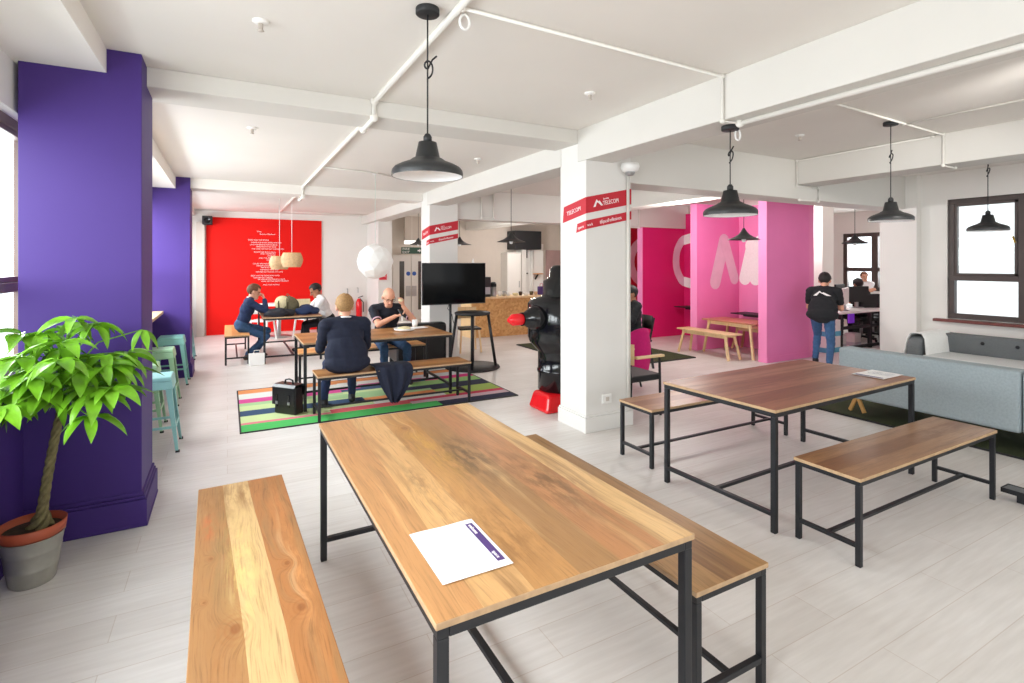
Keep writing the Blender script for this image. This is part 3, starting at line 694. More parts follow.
# ---- kitchen end
t = thing('tall_cabinet', 'white tall cabinet standing left on the kitchen wall', 'cabinet', (7.75, 14.5, 0))
MB().bb((-.05, 0, 0), (.45, .44, 2.0)).build('carcass', M['doorwhite'], t, bevel=.004)
dd = MB().bb((-.03, -.02, .1), (.43, 0, 1.96)).build('door', M['white'], t, bevel=.004); MB().bb((.36, -.04, .9), (.38, -.02, 1.1)).build('handle', M['steel'], dd)
struct('kitchen_pier', MB().bb((8.28, 14.6, 0), (8.45, 14.95, 2.3)), M['white'])
struct('kitchen_panel', MB().bb((8.45, 14.85, 0), (9.25, 14.95, 2.3)), M['plastic'])
tag(MB().bb((7.93, 14.4, 2.1), (8.9, 14.94, 2.69)).build('duct_box', M['black'], bevel=.01), 'large black duct box high on the kitchen wall', 'duct')
t = thing('wall_shelf', 'small wooden bracket shelf on the white kitchen panel', 'shelf', (8.95, 14.85, 1.3)); MB().bb((-.16, -.22, 0), (.16, 0, .03)).build('shelf_board', M['top_orange'], t); MB().bar((-.02, -.01, -.16), (-.02, -.18, 0), .04).build('bracket', M['black'], t)
t = thing('wall_meter', 'dark meter with pipe on the white kitchen pier', 'meter', (8.5, 14.8, 1.95)); MB().bb((-.1, -.06, -.12), (.08, .05, .16)).build('case', M['black'], t, bevel=.01); MB().tube([(0, 0, -.1), (.02, 0, -.5)], .015, 8).build('tail_pipe', M['beige'], t)
tag(MB().tube([(8.78, 14.8, 0), (8.78, 14.8, 2.12)], .05, 14).build('riser_pipe', M['white']), 'fat white riser pipe on the kitchen wall', 'pipe')
tag(MB().tube([(8.45, 14.79, 1.33), (8.62, 14.79, 1.33)], .02, 8).build('valve', M['black']), 'little black valve beside the white riser pipe', 'valve')
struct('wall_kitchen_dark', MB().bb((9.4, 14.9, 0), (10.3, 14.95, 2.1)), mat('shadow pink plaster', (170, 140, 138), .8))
b = MB(); b.bb((4.75, 10.62, 0), (6.8, 11.2, .86))
t = thing('kitchen_counter', 'chipboard fronted kitchen counter behind the television', 'counter', (0, 0, 0)); b.build('cabinet_body', M['osb'], t, bevel=.004)
MB().bb((4.72, 10.58, .86), (6.84, 11.24, .9)).build('worktop', M['paleply'], t, bevel=.004)
MB().bb((4.735, 10.62, 0), (4.75, 11.2, .86)).build('end_panel', M['paleply'], t)
# ================================================================== FURNITURE
def frame_table(name, label, cat, loc, rz, L, W, H, top, along, leg=.033, th=.02, sz=.1, group=None, overhang=.006):
    """steel-framed timber table or bench; L along local X, W along local Y, origin at plan centre"""
    t = thing(name, label, cat, loc, rz, group)
    tm = MB(); tm.mi = 0; tm.bb((-L/2, -W/2, H-th), (L/2, W/2, H))
    for f in tm.bm.faces:
        f.normal_update()
    top_o = tm.build('top_board', [M[top], M['edge']], t, bevel=.003)
    for p in top_o.data.polygons:
        if abs(p.normal.z) < .5: p.material_index = 1
    l, w = L/2-overhang, W/2-overhang
    b = MB(); h2 = H-th
    for s in (-1, 1):
        b.bb((-l, s*w-(leg if s > 0 else 0), h2-leg*.9), (l, s*w+(0 if s > 0 else leg), h2))
        b.bb((s*l-(leg if s > 0 else 0), -w+leg, h2-leg*.9), (s*l+(0 if s > 0 else leg), w-leg, h2))
    b.build('top_rail', M['frame'], t, bevel=.003)
    for sx in (-1, 1):
        for sy in (-1, 1):
            x0 = sx*l; y0 = sy*w
            MB().bb((x0, y0, 0), (x0-sx*leg, y0-sy*leg, h2-leg*.9)).build('leg', M['frame'], t, bevel=.003)
        MB().bb((sx*l, -w+leg, sz), (sx*(l-leg*.9), w-leg, sz+leg*.8)).build('stretcher', M['frame'], t, bevel=.003)
    MB().bb((-l+leg*.9, -leg*.45, sz+.002), (l-leg*.9, leg*.45, sz+leg*.8-.002)).build('long_stretcher', M['frame'], t, bevel=.003)
    return t
HB = .49
def ftable(lab, loc, rz, top, L=1.83, W=.914, H=.765): return frame_table('trestle_table', lab, 'table', loc, rz, L, W, H, top, 'X')
def fbench(lab, loc, rz, top, L=1.74, W=.385, H=HB): return frame_table('bench', lab, 'bench', loc, rz, L, W, H, top, 'X', leg=.029, th=.02)
# the objects that run away from the camera have their long side along world Y, so their timber runs along local X after the turn
for k in ('top_front', 'top_bench1', 'top_bench2', 'top_orange'): pass
ftable('large pale mango wood table in the foreground with purple-headed sheet on it', (.912, 2.18, 0), R(90.2), 'top_front', 1.87)
fbench('pale knotty mango wood bench in the left foreground', (.085, 2.31, 0), R(91.2), 'top_bench1', 1.74, .4)
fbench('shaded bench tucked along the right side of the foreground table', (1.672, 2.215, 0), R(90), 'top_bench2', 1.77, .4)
ftable('red brown table standing between two benches in front of the grey sofa', (3.85, 2.54, 0), R(2.0), 'top_mid', 1.83)
fbench('brown bench in the right foreground before the red brown table', (3.03+.87, 1.6+.2, 0), R(.4), 'top_bench3')
fbench('brown bench behind the red brown table beside the nearer white column', (3.89, 3.375, 0), R(0), 'top_bench3', 1.77, .4, .48)
ftable('amber table on the striped rug between two seated men', (1.63, 6.69, .0095), 0, 'top_far', 1.78, .93)
fbench('bench on the near edge of the striped rug carrying a navy jacket', (1.69, 5.93, .0095), 0, 'top_far', 1.74, .4, .48)
fbench('bench on the far side of the amber table under the bald man', (1.68, 7.52, .0095), 0, 'top_orange', 1.74, .42, .48)
ftable('far dark topped table below the veneer lamps, bags piled on it', (.98, 10.45, 0), R(90), 'top_mid', 1.8, .93)
fbench('orange wood bench end-on at far left under the man in navy knit', (.14, 10.55, 0), R(90), 'top_orange', 1.72, .37, .48)
fbench('bench at far table under the man in white shirt', (1.78, 10.45, 0), R(90), 'top_orange', 1.72, .37, .48)

def sheet(label, c, rz, z, w, h, bar):
    t = thing('paper_sheet', label, 'paper', (c[0], c[1], z), rz)
    b = MB(); n = 10
    vs = []; fs = []
    for i in range(n+1):
        for j in range(n+1):
            x = -w/2+w*i/n; y = -h/2+h*j/n
            vs.append((x, y, .0012+.0015*math.sin(i*.9)*math.sin(j*.7)*(1 if i in range(1, n) else .3)))
    for i in range(n):
        for j in range(n): fs.append((i*(n+1)+j, (i+1)*(n+1)+j, (i+1)*(n+1)+j+1, i*(n+1)+j+1))
    b._add(vs, fs, smooth=True); pg = b.build('page', M['paper'], t)
    MB().bb((bar[0], bar[1], .0032), (bar[2], bar[3], .0036)).build('header_bar', M['inkpurple'], t)
    b = MB()
    random.seed(3)
    for i in range(14):
        x = w/2-.065-i*.009 if w > h*.0 else 0
        for (a, e) in ((-h*.38, -h*.38+random.uniform(.05, .11)), (.0, random.uniform(.04, .1))):
            if x > -w/2+.02: b.bb((x, a, .0032), (x+.0028, e, .0035))
    b.build('body_text', M['inkgrey'], t)
    return t
s1 = sheet('white sheet with purple header bar lying on the foreground table', (.642, 1.535), 0, .767, .226, .31, (.075, -.125, .1, .125))
text_mesh('lettering', 'welcome', .02, M['letter'], s1, plane_mw((.081, .115, .0038), (0, -1, 0), (1, 0, 0)), width=.065)
text_mesh('lettering', 'space', .018, M['letter'], s1, plane_mw((.081, -.07, .0038), (0, -1, 0), (1, 0, 0)), width=.04)
s2 = sheet('white sheet lying on the far right corner of the red brown table', (4.625, 2.315), R(2), .767, .33, .235, (-.15, -.1, -.125, .1))

# ---- rug
rug = thing('striped_rug', 'multicoloured striped rug under the amber table', 'rug', (1.66, 6.72, 0))
def rug_mat():
    m, nt, b = base_mat('striped rug weave'); N, L = nt.nodes, nt.links
    tc = N.new('ShaderNodeTexCoord'); sp = N.new('ShaderNodeSeparateXYZ'); L.new(tc.outputs['Object'], sp.inputs[0])
    def ramp(stops):
        rp = N.new('ShaderNodeValToRGB'); cr = rp.color_ramp; cr.interpolation = 'CONSTANT'
        while len(cr.elements) < len(stops): cr.elements.new(.5)
        for i, (p, c) in enumerate(stops): cr.elements[i].position = p; cr.elements[i].color = (*s2l(c), 1)
        L.new(math_node(nt, 'DIVIDE', math_node(nt, 'ADD', sp.outputs[1], .95), 1.9), rp.inputs['Fac']); return rp.outputs['Color']
    G = (78, 190, 96); PK = (226, 128, 138); LM = (204, 222, 160); NV = (52, 78, 112); W = (226, 228, 222); MG = (214, 76, 148); OR = (232, 150, 92); LG = (168, 206, 150); DN = (40, 44, 70); LV = (214, 186, 196)
    left = ramp([(0, G), (.13, PK), (.17, LM), (.31, NV), (.43, LM), (.55, LG), (.62, MG), (.73, W), (.88, OR)])
    mid = ramp([(0, G), (.13, (222, 92, 100)), (.22, W), (.30, OR), (.40, LG), (.56, LM), (.62, NV), (.74, MG), (.80, W), (.90, OR)])
    right = ramp([(0, DN), (.10, LV), (.17, (206, 60, 90)), (.23, (164, 190, 96)), (.40, DN), (.55, (150, 196, 120)), (.68, (206, 40, 120)), (.78, (206, 212, 214)), (.9, OR)])
    # the stripes change at different places along the rug
    wn = N.new('ShaderNodeTexWhiteNoise'); wn.noise_dimensions = '1D'
    L.new(math_node(nt, 'FLOOR', math_node(nt, 'MULTIPLY', math_node(nt, 'ADD', sp.outputs[1], .95), 4.6)), wn.inputs['W'])
    j = math_node(nt, 'MULTIPLY', wn.outputs['Value'], .7)
    f1 = math_node(nt, 'GREATER_THAN', sp.outputs[0], math_node(nt, 'ADD', j, -.75)); f2 = math_node(nt, 'GREATER_THAN', sp.outputs[0], math_node(nt, 'ADD', j, .15))
    c = mix_col(nt, f2, mix_col(nt, f1, left, mid), right)
    nz = N.new('ShaderNodeTexNoise'); nz.inputs['Scale'].default_value = 160; L.new(tc.outputs['Object'], nz.inputs['Vector'])
    c = mix_col(nt, .15, c, nz.outputs['Color'], 'MULTIPLY')
    L.new(c, b.inputs['Base Color']); b.inputs['Roughness'].default_value = .95
    bp = N.new('ShaderNodeBump'); bp.inputs['Strength'].default_value = .4; bp.inputs['Distance'].default_value = .004; L.new(nz.outputs['Fac'], bp.inputs['Height']); L.new(bp.outputs['Normal'], b.inputs['Normal'])
    return m
MB().bb((-1.54, -.95, 0), (1.54, .95, .009)).build('pile', rug_mat(), rug, bevel=.003)
b = MB()
for (lo, hi) in (((-1.555, -.965, 0), (1.555, -.95, .011)), ((-1.555, .95, 0), (1.555, .965, .011)), ((-1.555, -.965, 0), (-1.54, .965, .011)), ((1.54, -.965, 0), (1.555, .965, .011))): b.bb(lo, hi)
b.build('binding', M['black'], rug)

# ---- turf mats
def turf(label, x0, x1, y0, y1):
    t = thing('turf_mat', label, 'mat', ((x0+x1)/2, (y0+y1)/2, 0)); w, d = (x1-x0)/2, (y1-y0)/2
    MB().bb((-w, -d, 0), (w, d, .022)).build('pile', M['turf'], t)
    b = MB()
    for (lo, hi) in (((-w-.012, -d-.012, 0), (w+.012, -d, .018)), ((-w-.012, d, 0), (w+.012, d+.012, .018)), ((-w-.012, -d, 0), (-w, d, .018)), ((w, -d, 0), (w+.012, d, .018))): b.bb(lo, hi)
    b.build('edging', M['black'], t)
turf('green artificial grass mat on floor before the pink booths', 5.17, 7.22, 6.56, 9.3)
turf('green artificial grass mat under the grey sofas', 5.93, 9.0, -.6, 3.78)

# ---- sofas (back to camera / facing it)
def sofa(name, label, loc, rz, L, H, D, fab, legs=True, arms=(True, True), seams=1):
    """origin: back-left floor corner; L along local X, back plane at local y=0, seat toward +y"""
    t = thing(name, label, 'sofa', loc, rz)
    n = seams+1
    for i in range(n):
        a, c = L*i/n+.004, L*(i+1)/n-.004
        MB().bb((max(a, .012), -.004, .16), (min(c, L-.012), .2, H)).build('back_panel', M[fab], t, bevel=.03, seg=3)
    MB().bb((.06, .2, .17), (L-.06, D, .30)).build('base', M[fab], t, bevel=.02)
    for i in range(n):
        a, c = .16+(L-.32)*i/n+.005, .16+(L-.32)*(i+1)/n-.005
        MB().bb((a, .205, .30), (c, D+.02, .45)).build('seat_cushion', M['seatfab'], t, bevel=.04, seg=3)
    for s, on in ((0, arms[0]), (1, arms[1])):
        if not on: continue
        x = 0 if s == 0 else L-.16
        b = MB(); pr = [(.01, .172), (D, .172), (D, H-.2)]+[(D-.16+.16*math.cos(q), H-.18+.16*math.sin(q)) for q in [PI*k/14 for k in range(1, 8)]]+[(.01, H-.02)]
        b.prism(pr, x, x+.16, xf=Matrix(((0, 0, 1, 0), (1, 0, 0, 0), (0, 1, 0, 0), (0, 0, 0, 1)))); b.build('arm', M[fab], t, bevel=.025, seg=3)
    for x in (.16, L-.16):
        for y in (.1, D-.08):
            b = MB()
            for q in (-1, 1): b.bar((x+q*.075, y, 0), (x, y, .18), .03, .035)
            b.build('leg', M['oak'], t, bevel=.003)
    return t
sofa('sofa', 'long light grey sofa seen from behind at right', (6.0, 3.42, .033), R(-90), 3.1, .7, .82, 'greyfab', seams=1, arms=(False, False))
s = sofa('sofa', 'grey buttoned sofa under the brown window facing the room', (8.72, .3, .033), R(90), 3.3, .69, .84, 'greyfab2', seams=0)
for i in range(8): 
    o = MB().ell((0, 0, 0), (.022, .012, .022), seg=10, rings=6).build('button', M['black'], s); o.location = (.35+.34*i+.0, .203, .6)
b = MB(); vs = []; fs = []; n = 12; prof = [(-.04, .3), (-.035, .5), (-.02, .7), (.02, .765), (.1, .775), (.17, .76), (.2, .7), (.22, .55), (.24, .46)]
for i in range(n+1):
    for j, (q, z) in enumerate(prof):
        x = .05+.72*i/n; vs.append((x, q+.006*math.sin(i*1.7+j), z+.006*math.sin(i*2.3+j*.5)))
k = len(prof)
for i in range(n):
    for j in range(k-1): fs.append((i*k+j, (i+1)*k+j, (i+1)*k+j+1, i*k+j+1))
b._add(vs, fs, smooth=True); o = b.build('throw_blanket', M['throw'])
sm = o.modifiers.new('solid', 'SOLIDIFY'); sm.thickness = .012
o.location = (7.88, 3.42, -.017); tag(o, 'white throw draped over the left arm of the buttoned grey sofa', 'throw')
t = thing('floor_bar', 'low flat grey bar on floor at the right edge beside the bench leg', 'bar', (4.86, 1.05, 0))
MB().bb((-.055, -.55, .06), (.055, .55, .085)).build('bar_top', M['greyfab2'], t, bevel=.004)
b = MB(); b.bb((-.062, -.556, .056), (-.055, .556, .088)); b.bb((.055, -.556, .056), (.062, .556, .088)); b.bb((-.055, .55, .056), (.055, .556, .088)); b.build('rim', M['frame'], t)
for y in (-.45, .45): MB().bb((-.03, y-.03, 0), (.03, y+.03, .06)).build('foot', M['frame'], t)

# ---- stools (pressed metal)
def metal_stool(label, loc, m, rz=0):
    t = thing('metal_stool', label, 'stool', loc, rz, None)
    H = .66
    MB().box((0, 0, H-.02), (.31, .31, .04), taper=(.93, .93)).build('seat', M[m], t, bevel=.012, seg=3)
    b = MB(); b.box((0, 0, H-.075), (.325, .325, .07), taper=(.94, .94)); b.build('apron', M[m], t, bevel=.006)
    for sx in (-1, 1):
        for sy in (-1, 1):
            b = MB()
            vs = []
            for (r, z, w) in ((.205, 0, .022), (.145, H-.05, .05)):
                for (dx, dy) in ((0, 0), (-w, 0), (-w, -.008), (-.008, -.008), (-.008, -w), (0, -w)):
                    vs.append((sx*(r+dx), sy*(r+dy), z))
            b._add(vs, [(0, 1, 7, 6), (1, 2, 8, 7), (2, 3, 9, 8), (3, 4, 10, 9), (4, 5, 11, 10), (5, 0, 6, 11), (0, 5, 4, 3, 2, 1), (6, 7, 8, 9, 10, 11)])
            lg = b.build('leg', M[m], t)
            MB().box((sx*.198, sy*.198, .008), (.032, .032, .016)).build('rubber_foot', M['black'], lg)
    b = MB(); r = .182
    for (p, q) in (((-r, -r), (r, -r)), ((r, -r), (r, r)), ((r, r), (-r, r)), ((-r, r), (-r, -r))): b.bar((*p, .22), (*q, .22), .008, .022)
    b.build('foot_rail', M[m], t)
    return t
metal_stool('pale aqua metal stool nearest the purple pier edge', (-.585, 5.675, 0), 'mintblue')
metal_stool('pale green metal stool second from the near purple pier', (-.765, 6.37, 0), 'mintgreen')
metal_stool('pale green metal stool third along the window counter', (-.71, 7.43, 0), 'mintgreen')
metal_stool('mint metal stool against the far purple pier', (-.68, 8.62, 0), 'mint')
metal_stool('aqua metal stool beyond the far purple pier', (-.7, 10.75, 0), 'mintblue')
tag(MB().bb((-1.04, 4.62, .945), (-.8, 8.94, .985)).build('window_counter', M['paleply'], bevel=.004), 'narrow pale wooden counter along the left windows between purple piers', 'counter')

# ---- potted plant
pl = thing('potted_plant', 'money tree with braided trunk in galvanised bucket by purple pier', 'plant', (-.9, 3.62, 0))
S_ = .86
MB().lathe([(r*S_, z) for r, z in [(0, 0), (.105, 0), (.112, .01), (.125, .08), (.129, .085), (.128, .092), (.137, .165), (.142, .172), (.14, .18), (.152, .24), (.157, .245), (.15, .246), (.14, .2), (0, .19)]], n=40).build('bucket', M['galv'], pl)
MB().lathe([(r*S_, z) for r, z in [(.12, .2), (.148, .25), (.158, .255), (.165, .305), (.158, .307), (.15, .275), (.14, .267)]], n=40).build('inner_pot', M['terra'], pl)
MB().lathe([(0, .285), (.06, .28), (.149*S_, .27)], n=32).build('soil', M['soil'], pl)
b = MB()
H0, H1 = .27, .9
for k in range(4):
    pts = []; rs = []
    for i in range(61):
        u = i/60; z = H0+(H1-H0)*u; lean = .03+.06*u+.03*u*u
        flare = .03*max(0, 1-u*7)
        rr = .0135*(1-.25*u)+flare; an = u*3.2*2*PI+k*PI/2
        pts.append((rr*math.cos(an)+lean, rr*math.sin(an), z)); rs.append(.0135*(1-.25*u)+.006*max(0, 1-u*6))
    b.tube(pts, rs, 8)
b.build('braided_trunk', M['trunk'], pl)
random.seed(21)
lf = MB(); st = MB()
def leaf(mb, base, d, L, W, droop, roll):
    """one pointed leaflet: folded along its midrib, bending down"""
    d = Vector(d).normalized(); side = d.cross(Vector((0, 0, 1)))
    if side.length < .1: side = Vector((1, 0, 0))
    side.normalize(); side = Quaternion(d, roll) @ side
    n = 7; L0 = []; p = Vector(base); dd = d.copy()
    for i in range(n+1):
        u = i/n; w = W*(math.sin(PI*u**.75)**.9)*(1-.15*u) if 0 < u < 1 else 0
        up = side.cross(dd).normalized()
        L0.append((p+side*w/2+up*w*.16, p.copy(), p-side*w/2+up*w*.16))
        p = p+dd*L/n; dd = (dd+Vector((0, 0, -droop/n))).normalized()
    vs = [v for r in L0 for v in r]; fs = []
    for i in range(n):
        a = i*3; fs += [(a, a+1, a+4, a+3), (a+1, a+2, a+5, a+4)]
    mb._add(vs, fs, smooth=True)
top = Vector((.12, -.02, 1.03))
for i in range(42):
    az = random.uniform(0, 2*PI); el = random.uniform(-.5, 1.3); ln = random.uniform(.12, .33)
    if i < 9: az = i*2*PI/9; el = random.uniform(-.1, .45); ln = random.uniform(.24, .34)
    b0 = top+Vector((0, 0, random.uniform(-.14, .12)))
    dv = Vector((math.cos(az)*math.cos(el), math.sin(az)*math.cos(el), math.sin(el)*.75))
    mid = b0+dv*ln*.6+Vector((0, 0, .03)); e = b0+dv*ln+Vector((0, 0, .015))
    st.tube([b0, mid, e], [.005, .0035, .003], 5)
    nl = random.choice((5, 6, 6, 7)); out = Vector((dv.x, dv.y, dv.z*.4)).normalized(); sd = out.cross(Vector((0, 0, 1))).normalized()
    for k in range(nl):
        q = (k-(nl-1)/2)/((nl-1)/2)*1.9
        d = out*math.cos(q)+sd*math.sin(q)+Vector((0, 0, -.12+random.uniform(-.2, .15)))
        leaf(lf, e, d, random.uniform(.16, .25)*(1-.12*abs(q)), random.uniform(.058, .085), random.uniform(.4, 1.9), random.uniform(-.4, .4))
for (ox, oy, oz, n_) in ((.06, 0, .34, 6), (.14, .02, .30, 6), (-.06, -.05, .28, 6), (.02, -.1, .2, 6), (.12, -.12, -.02, 6), (0, -.12, -.06, 6), (.2, -.05, .14, 6), (-.1, -.1, .08, 5)):
    e = top+Vector((ox, oy, oz)); st.tube([top, top+Vector((ox*.5, oy*.5, oz*.7)), e], [.005, .004, .003], 5)
    for k in range(n_):
        q = 2*PI*k/n_+ox*9; leaf(lf, e, Vector((math.cos(q), math.sin(q), random.uniform(-.7, .15))), random.uniform(.15, .2), random.uniform(.05, .07), random.uniform(1., 2.2), random.uniform(-.5, .5))
# one long shoot reaching right across the pier
b0 = top; e = Vector((.46, .1, 1.28)); st.tube([b0, b0+Vector((.15, .05, .2)), e], [.005, .004, .003], 5)
for q in (-2, -1.1, -.3, .5, 1.3): leaf(lf, e, Vector((.5*math.cos(q), .3*math.sin(q)+.2*math.sin(q), -.35)), .15, .045, 1.3, .2)
for mb_ in (lf, st):
    for v in mb_.bm.verts:
        lim = .12 if v.co.z > 1.0 else .035
        if v.co.x < -.1: v.co.x = -.1-lim*(1-math.exp((v.co.x+.1)/lim))
st.build('leaf_stalks', M['leaf'], pl); lf.build('foliage', M['leaf'], pl)
# ================================================================== LAMPS
def factory_lamp(label, x, y, rim, ceil, r=.195, knot=True):
    t = thing('pendant_lamp', label, 'lamp', (x, y, rim), 0, None); k = r/.195
    H = .20*k
    pr = [(.05, .19), (.068, .105), (.085, .098), (.1, .086), (.15, .066), (.18, .05), (.193, .034), (.196, .02), (.195, .0)]
    MB().lathe([(0, .192*k)]+[(a*k, z*k) for a, z in pr], n=48).build('lamp_shade', M['lampblack'], t)
    MB().lathe([(.1915*k, .001), (.1905*k, .03*k), (.155*k, .05*k), (.08*k, .09*k), (0, .095*k)], n=48).build('shade_lining', M['lampwhite'], t)
    MB().lathe([(0, 0), (.02, .0), (.03, -.025), (.03, -.05), (.015, -.07), (0, -.072)], n=20).build('bulb', M['lampwhite'], t, loc=(0, 0, .1*k))
    MB().lathe([(0, 0), (.022, 0), (.022, .03), (.012, .045), (0, .045)], n=16).build('socket_cap', M['black'], t, loc=(0, 0, .19*k))
    top = ceil-rim
    MB().tube([(0, 0, .23*k), (0, 0, top-.02)], .0042, 6).build('cord', M['wire'], t)
    if knot:
        z = top*.58+.06
        pts = [(0, 0, z-.06)]+[(.022*math.sin(a)+.006, .012*math.cos(a), z-.05+.05*(a/(2*PI))+.055*math.sin(a/2)**2) for a in [2*PI*i/16 for i in range(17)]]+[(.03, .01, z+.05), (.055, .015, z+.075)]
        MB().tube(pts, .005, 6).build('cord_knot', M['wire'], t)
    MB().lathe([(0, 0), (.06, 0), (.062, -.004), (.062, -.03), (.058, -.034), (0, -.034)], n=28).build('ceiling_rose', M['black'], t, loc=(0, 0, top))
    return t
factory_lamp('large dark enamel pendant lamp hanging over the foreground table', .92, 2.62, 2.12, 3.0, .184)
factory_lamp('dark enamel pendant hanging from the beam in front of pink booths', 3.26, 2.63, 2.02, 2.68, .188)
factory_lamp('dark enamel pendant hanging left of the brown window', 5.5, 2.64, 2.065, 3.0, .182)
factory_lamp('dark enamel pendant hanging in front of the brown window', 7.1, 2.48, 2.01, 3.0, .175)
def cone_lamp(label, x, y, rim, ceil, r=.22):
    t = thing('pendant_lamp', label, 'lamp', (x, y, rim))
    pr = [(.012, .16), (.02, .145), (.04, .11), (.075, .07), (.13, .035), (.19, .012), (r, 0), (r-.004, -.002), (.18, .006), (.12, .026), (.06, .06), (0, .1)]
    MB().lathe([(0, .165)]+pr, n=40).build('lamp_shade', M['lampblack'], t)
    MB().lathe([(0, .03), (.02, .03), (.03, 0), (.022, -.03), (0, -.035)], n=14).build('bulb', M['lampwhite'], t)
    MB().tube([(0, 0, .16), (0, 0, ceil-rim-.02)], .0045, 6).build('cord', M['wire'], t)
    MB().lathe([(0, 0), (.05, 0), (.05, -.03), (0, -.034)], n=20).build('ceiling_rose', M['black'], t, loc=(0, 0, ceil-rim))
    return t
cone_lamp('black witch-hat pendant over the kitchen floor left of the nearer column', 3.9, 7.21, 2.0, 3.0, .225)
cone_lamp('black witch-hat pendant in front of the letter M', 6.25, 4.82, 1.99, 3.0, .212)
cone_lamp('black witch-hat pendant in the office doorway', 9.1, 4.9, 1.99, 3.0, .185)
cone_lamp('black witch-hat pendant just right of the farther column', 4.12, 9.8, 2.04, 3.0, .24)
cone_lamp('black witch-hat pendant beside the green exit sign', 3.95, 11.9, 2.1, 3.0, .24)
# paper globe
t = thing('paper_globe_lamp', 'white faceted paper globe lamp hanging over the amber table', 'lamp', (1.82, 7.37, 1.69))
b = MB(); bmesh.ops.create_icosphere(b.bm, subdivisions=2, radius=.25)
for v in b.bm.verts: v.co *= 1+.02*math.sin(v.co.x*40+v.co.z*31)
b.build('paper_shade', M['paperlamp'], t)
MB().tube([(0, 0, .24), (0, 0, 1.24)], .0035, 6).build('cord', mat('pale green cord', (196, 214, 206), .6), t)
MB().lathe([(0, 0), (.04, 0), (.04, -.02), (0, -.024)], n=16).build('ceiling_rose', M['plastic'], t, loc=(0, 0, 1.245))
# veneer drum lamps
def drum(label, x, y, z, r, h):
    t = thing('veneer_lamp', label, 'lamp', (x, y, z))
    b = MB()
    for ring, (rr, hh) in enumerate(((r, h), (r*.86, h*.94))):
        for i in range(14):
            a = 2*PI*(i+.5*ring)/14; w = .105*rr/.2
            vs = []; n = 6
            for j in range(n+1):
                u = j/n; bul = .82+.25*math.sin(PI*u)
                for s in (-1, 1): 
                    aa = a+s*w/rr/2*(.75+.3*math.sin(PI*u)); vs.append((rr*bul*math.cos(aa), rr*bul*math.sin(aa), hh*(u-.5)))
            b._add(vs, [(2*j, 2*j+1, 2*j+3, 2*j+2) for j in range(n)], smooth=True)
    b.build('veneer_shade', M['slat'], t)
    b = MB(); b.lathe([(r*.8, h*.5), (r*.84, h*.5), (r*.84, h*.47), (r*.8, h*.47), (r*.8, h*.5)], n=28); b.bar((-r*.8, 0, h*.48), (r*.8, 0, h*.48), .012); b.build('hoop', M['oak'], t)
    MB().tube([(0, 0, h*.48), (0, 0, 2.88-z)], .005, 6).build('cord', M['plastic'], t)
    return t
drum('birch veneer drum lamp in front, the right and larger one over the far table', 1.01, 10.1, 1.725, .175, .26)
drum('birch veneer drum lamp behind, the left and lower one over the far table', .86, 10.75, 1.675, .17, .25)

# ================================================================== CEILING SERVICES
def conduit(label, paths, r=.011, name='ceiling_conduit'):
    t = thing(name, label, 'conduit', (0, 0, 0))
    for p in paths: MB().tube(p, r, 8).build('pipe_run', M['pipe'], t)
    for p in paths:
        for i in range(0, len(p)):
            c = Vector(p[i]); MB().ell(c, (r*1.7, r*1.7, r*1.7), seg=8, rings=6).build('elbow', M['pipe'], t)
    return t
zc = 2.985
conduit('white conduit running along ceiling above the foreground table', [[(1.05, -3, zc), (1.05, 4.28, zc), (1.05, 4.285, 2.85), (1.06, 4.72, 2.85), (1.06, 4.73, 2.905), (1.07, 9.03, 2.905), (1.07, 9.035, 2.735), (1.07, 9.47, 2.735), (1.07, 9.48, 2.865), (1.08, 13.4, 2.865)]], .02)
conduit('thin white conduit crossing ceiling from lamp to the main beam and down its face', [[(1.07, 2.5, zc), (3.066, 2.54, zc), (3.066, 2.54, 2.67), (3.2, 2.5, 2.664)]], .011)
conduit('thin white conduit crossing ceiling towards the paper globe', [[(1.07, 7.1, 2.908), (1.82, 7.25, 2.908), (2.35, 7.6, 2.908)]], .01)
conduit('thin white conduit crossing the far end of the ceiling', [[(1.08, 13.35, 2.868), (3.06, 13.2, 2.868)]], .01)
conduit('white conduit fixed under the main beam', [[(3.2, -3, 2.662), (3.2, 2.5, 2.662)]], .018)
conduit('thin conduit across right-hand ceiling bay dropping over the second beam', [[(3.42, 2.53, 2.99), (4.4, 2.53, zc), (6.445, 2.61, zc), (6.445, 2.61, 2.668), (6.7, 2.61, 2.664)]], .011)
conduit('thin conduit along right-hand ceiling bay', [[(5.64, 2.6, zc), (5.62, -3, zc)]], .009)
conduit('white conduit bent around the cross beam near the pink wall', [[(6.445, 2.7, zc), (6.445, 4.18, zc), (6.445, 4.18, 2.665), (6.9, 4.18, 2.665), (6.9, 4.18, 2.485), (6.5, 4.18, 2.485)]], .011)
conduit('small white conduit bracket under the farther cross beam by the pink booths', [[(7.9, 8.73, 2.95), (7.9, 8.73, 2.44), (7.5, 8.73, 2.44)]], .014)
conduit('white conduit dropping in the kitchen beside the farther column', [[(4.1, 8.73, 2.98), (4.1, 8.73, 2.5), (4.35, 8.73, 2.5), (4.35, 8.73, 2.98)]], .014)
def ring_coil(label, x, y, z):
    tag(MB().tube([(x+.028*math.cos(a), y, z+.04*math.sin(a)) for a in [2*PI*i/14 for i in range(14)]], .007, 6, closed=True).build('cable_loop', M['plastic']), label, 'cable')
ring_coil('small white cable loop hanging at the main beam beside the pendant', 3.33, 2.62, 2.62)
ring_coil('small white cable loop hanging from ceiling conduit above the big pendant', 1.1, 2.55, 2.94)
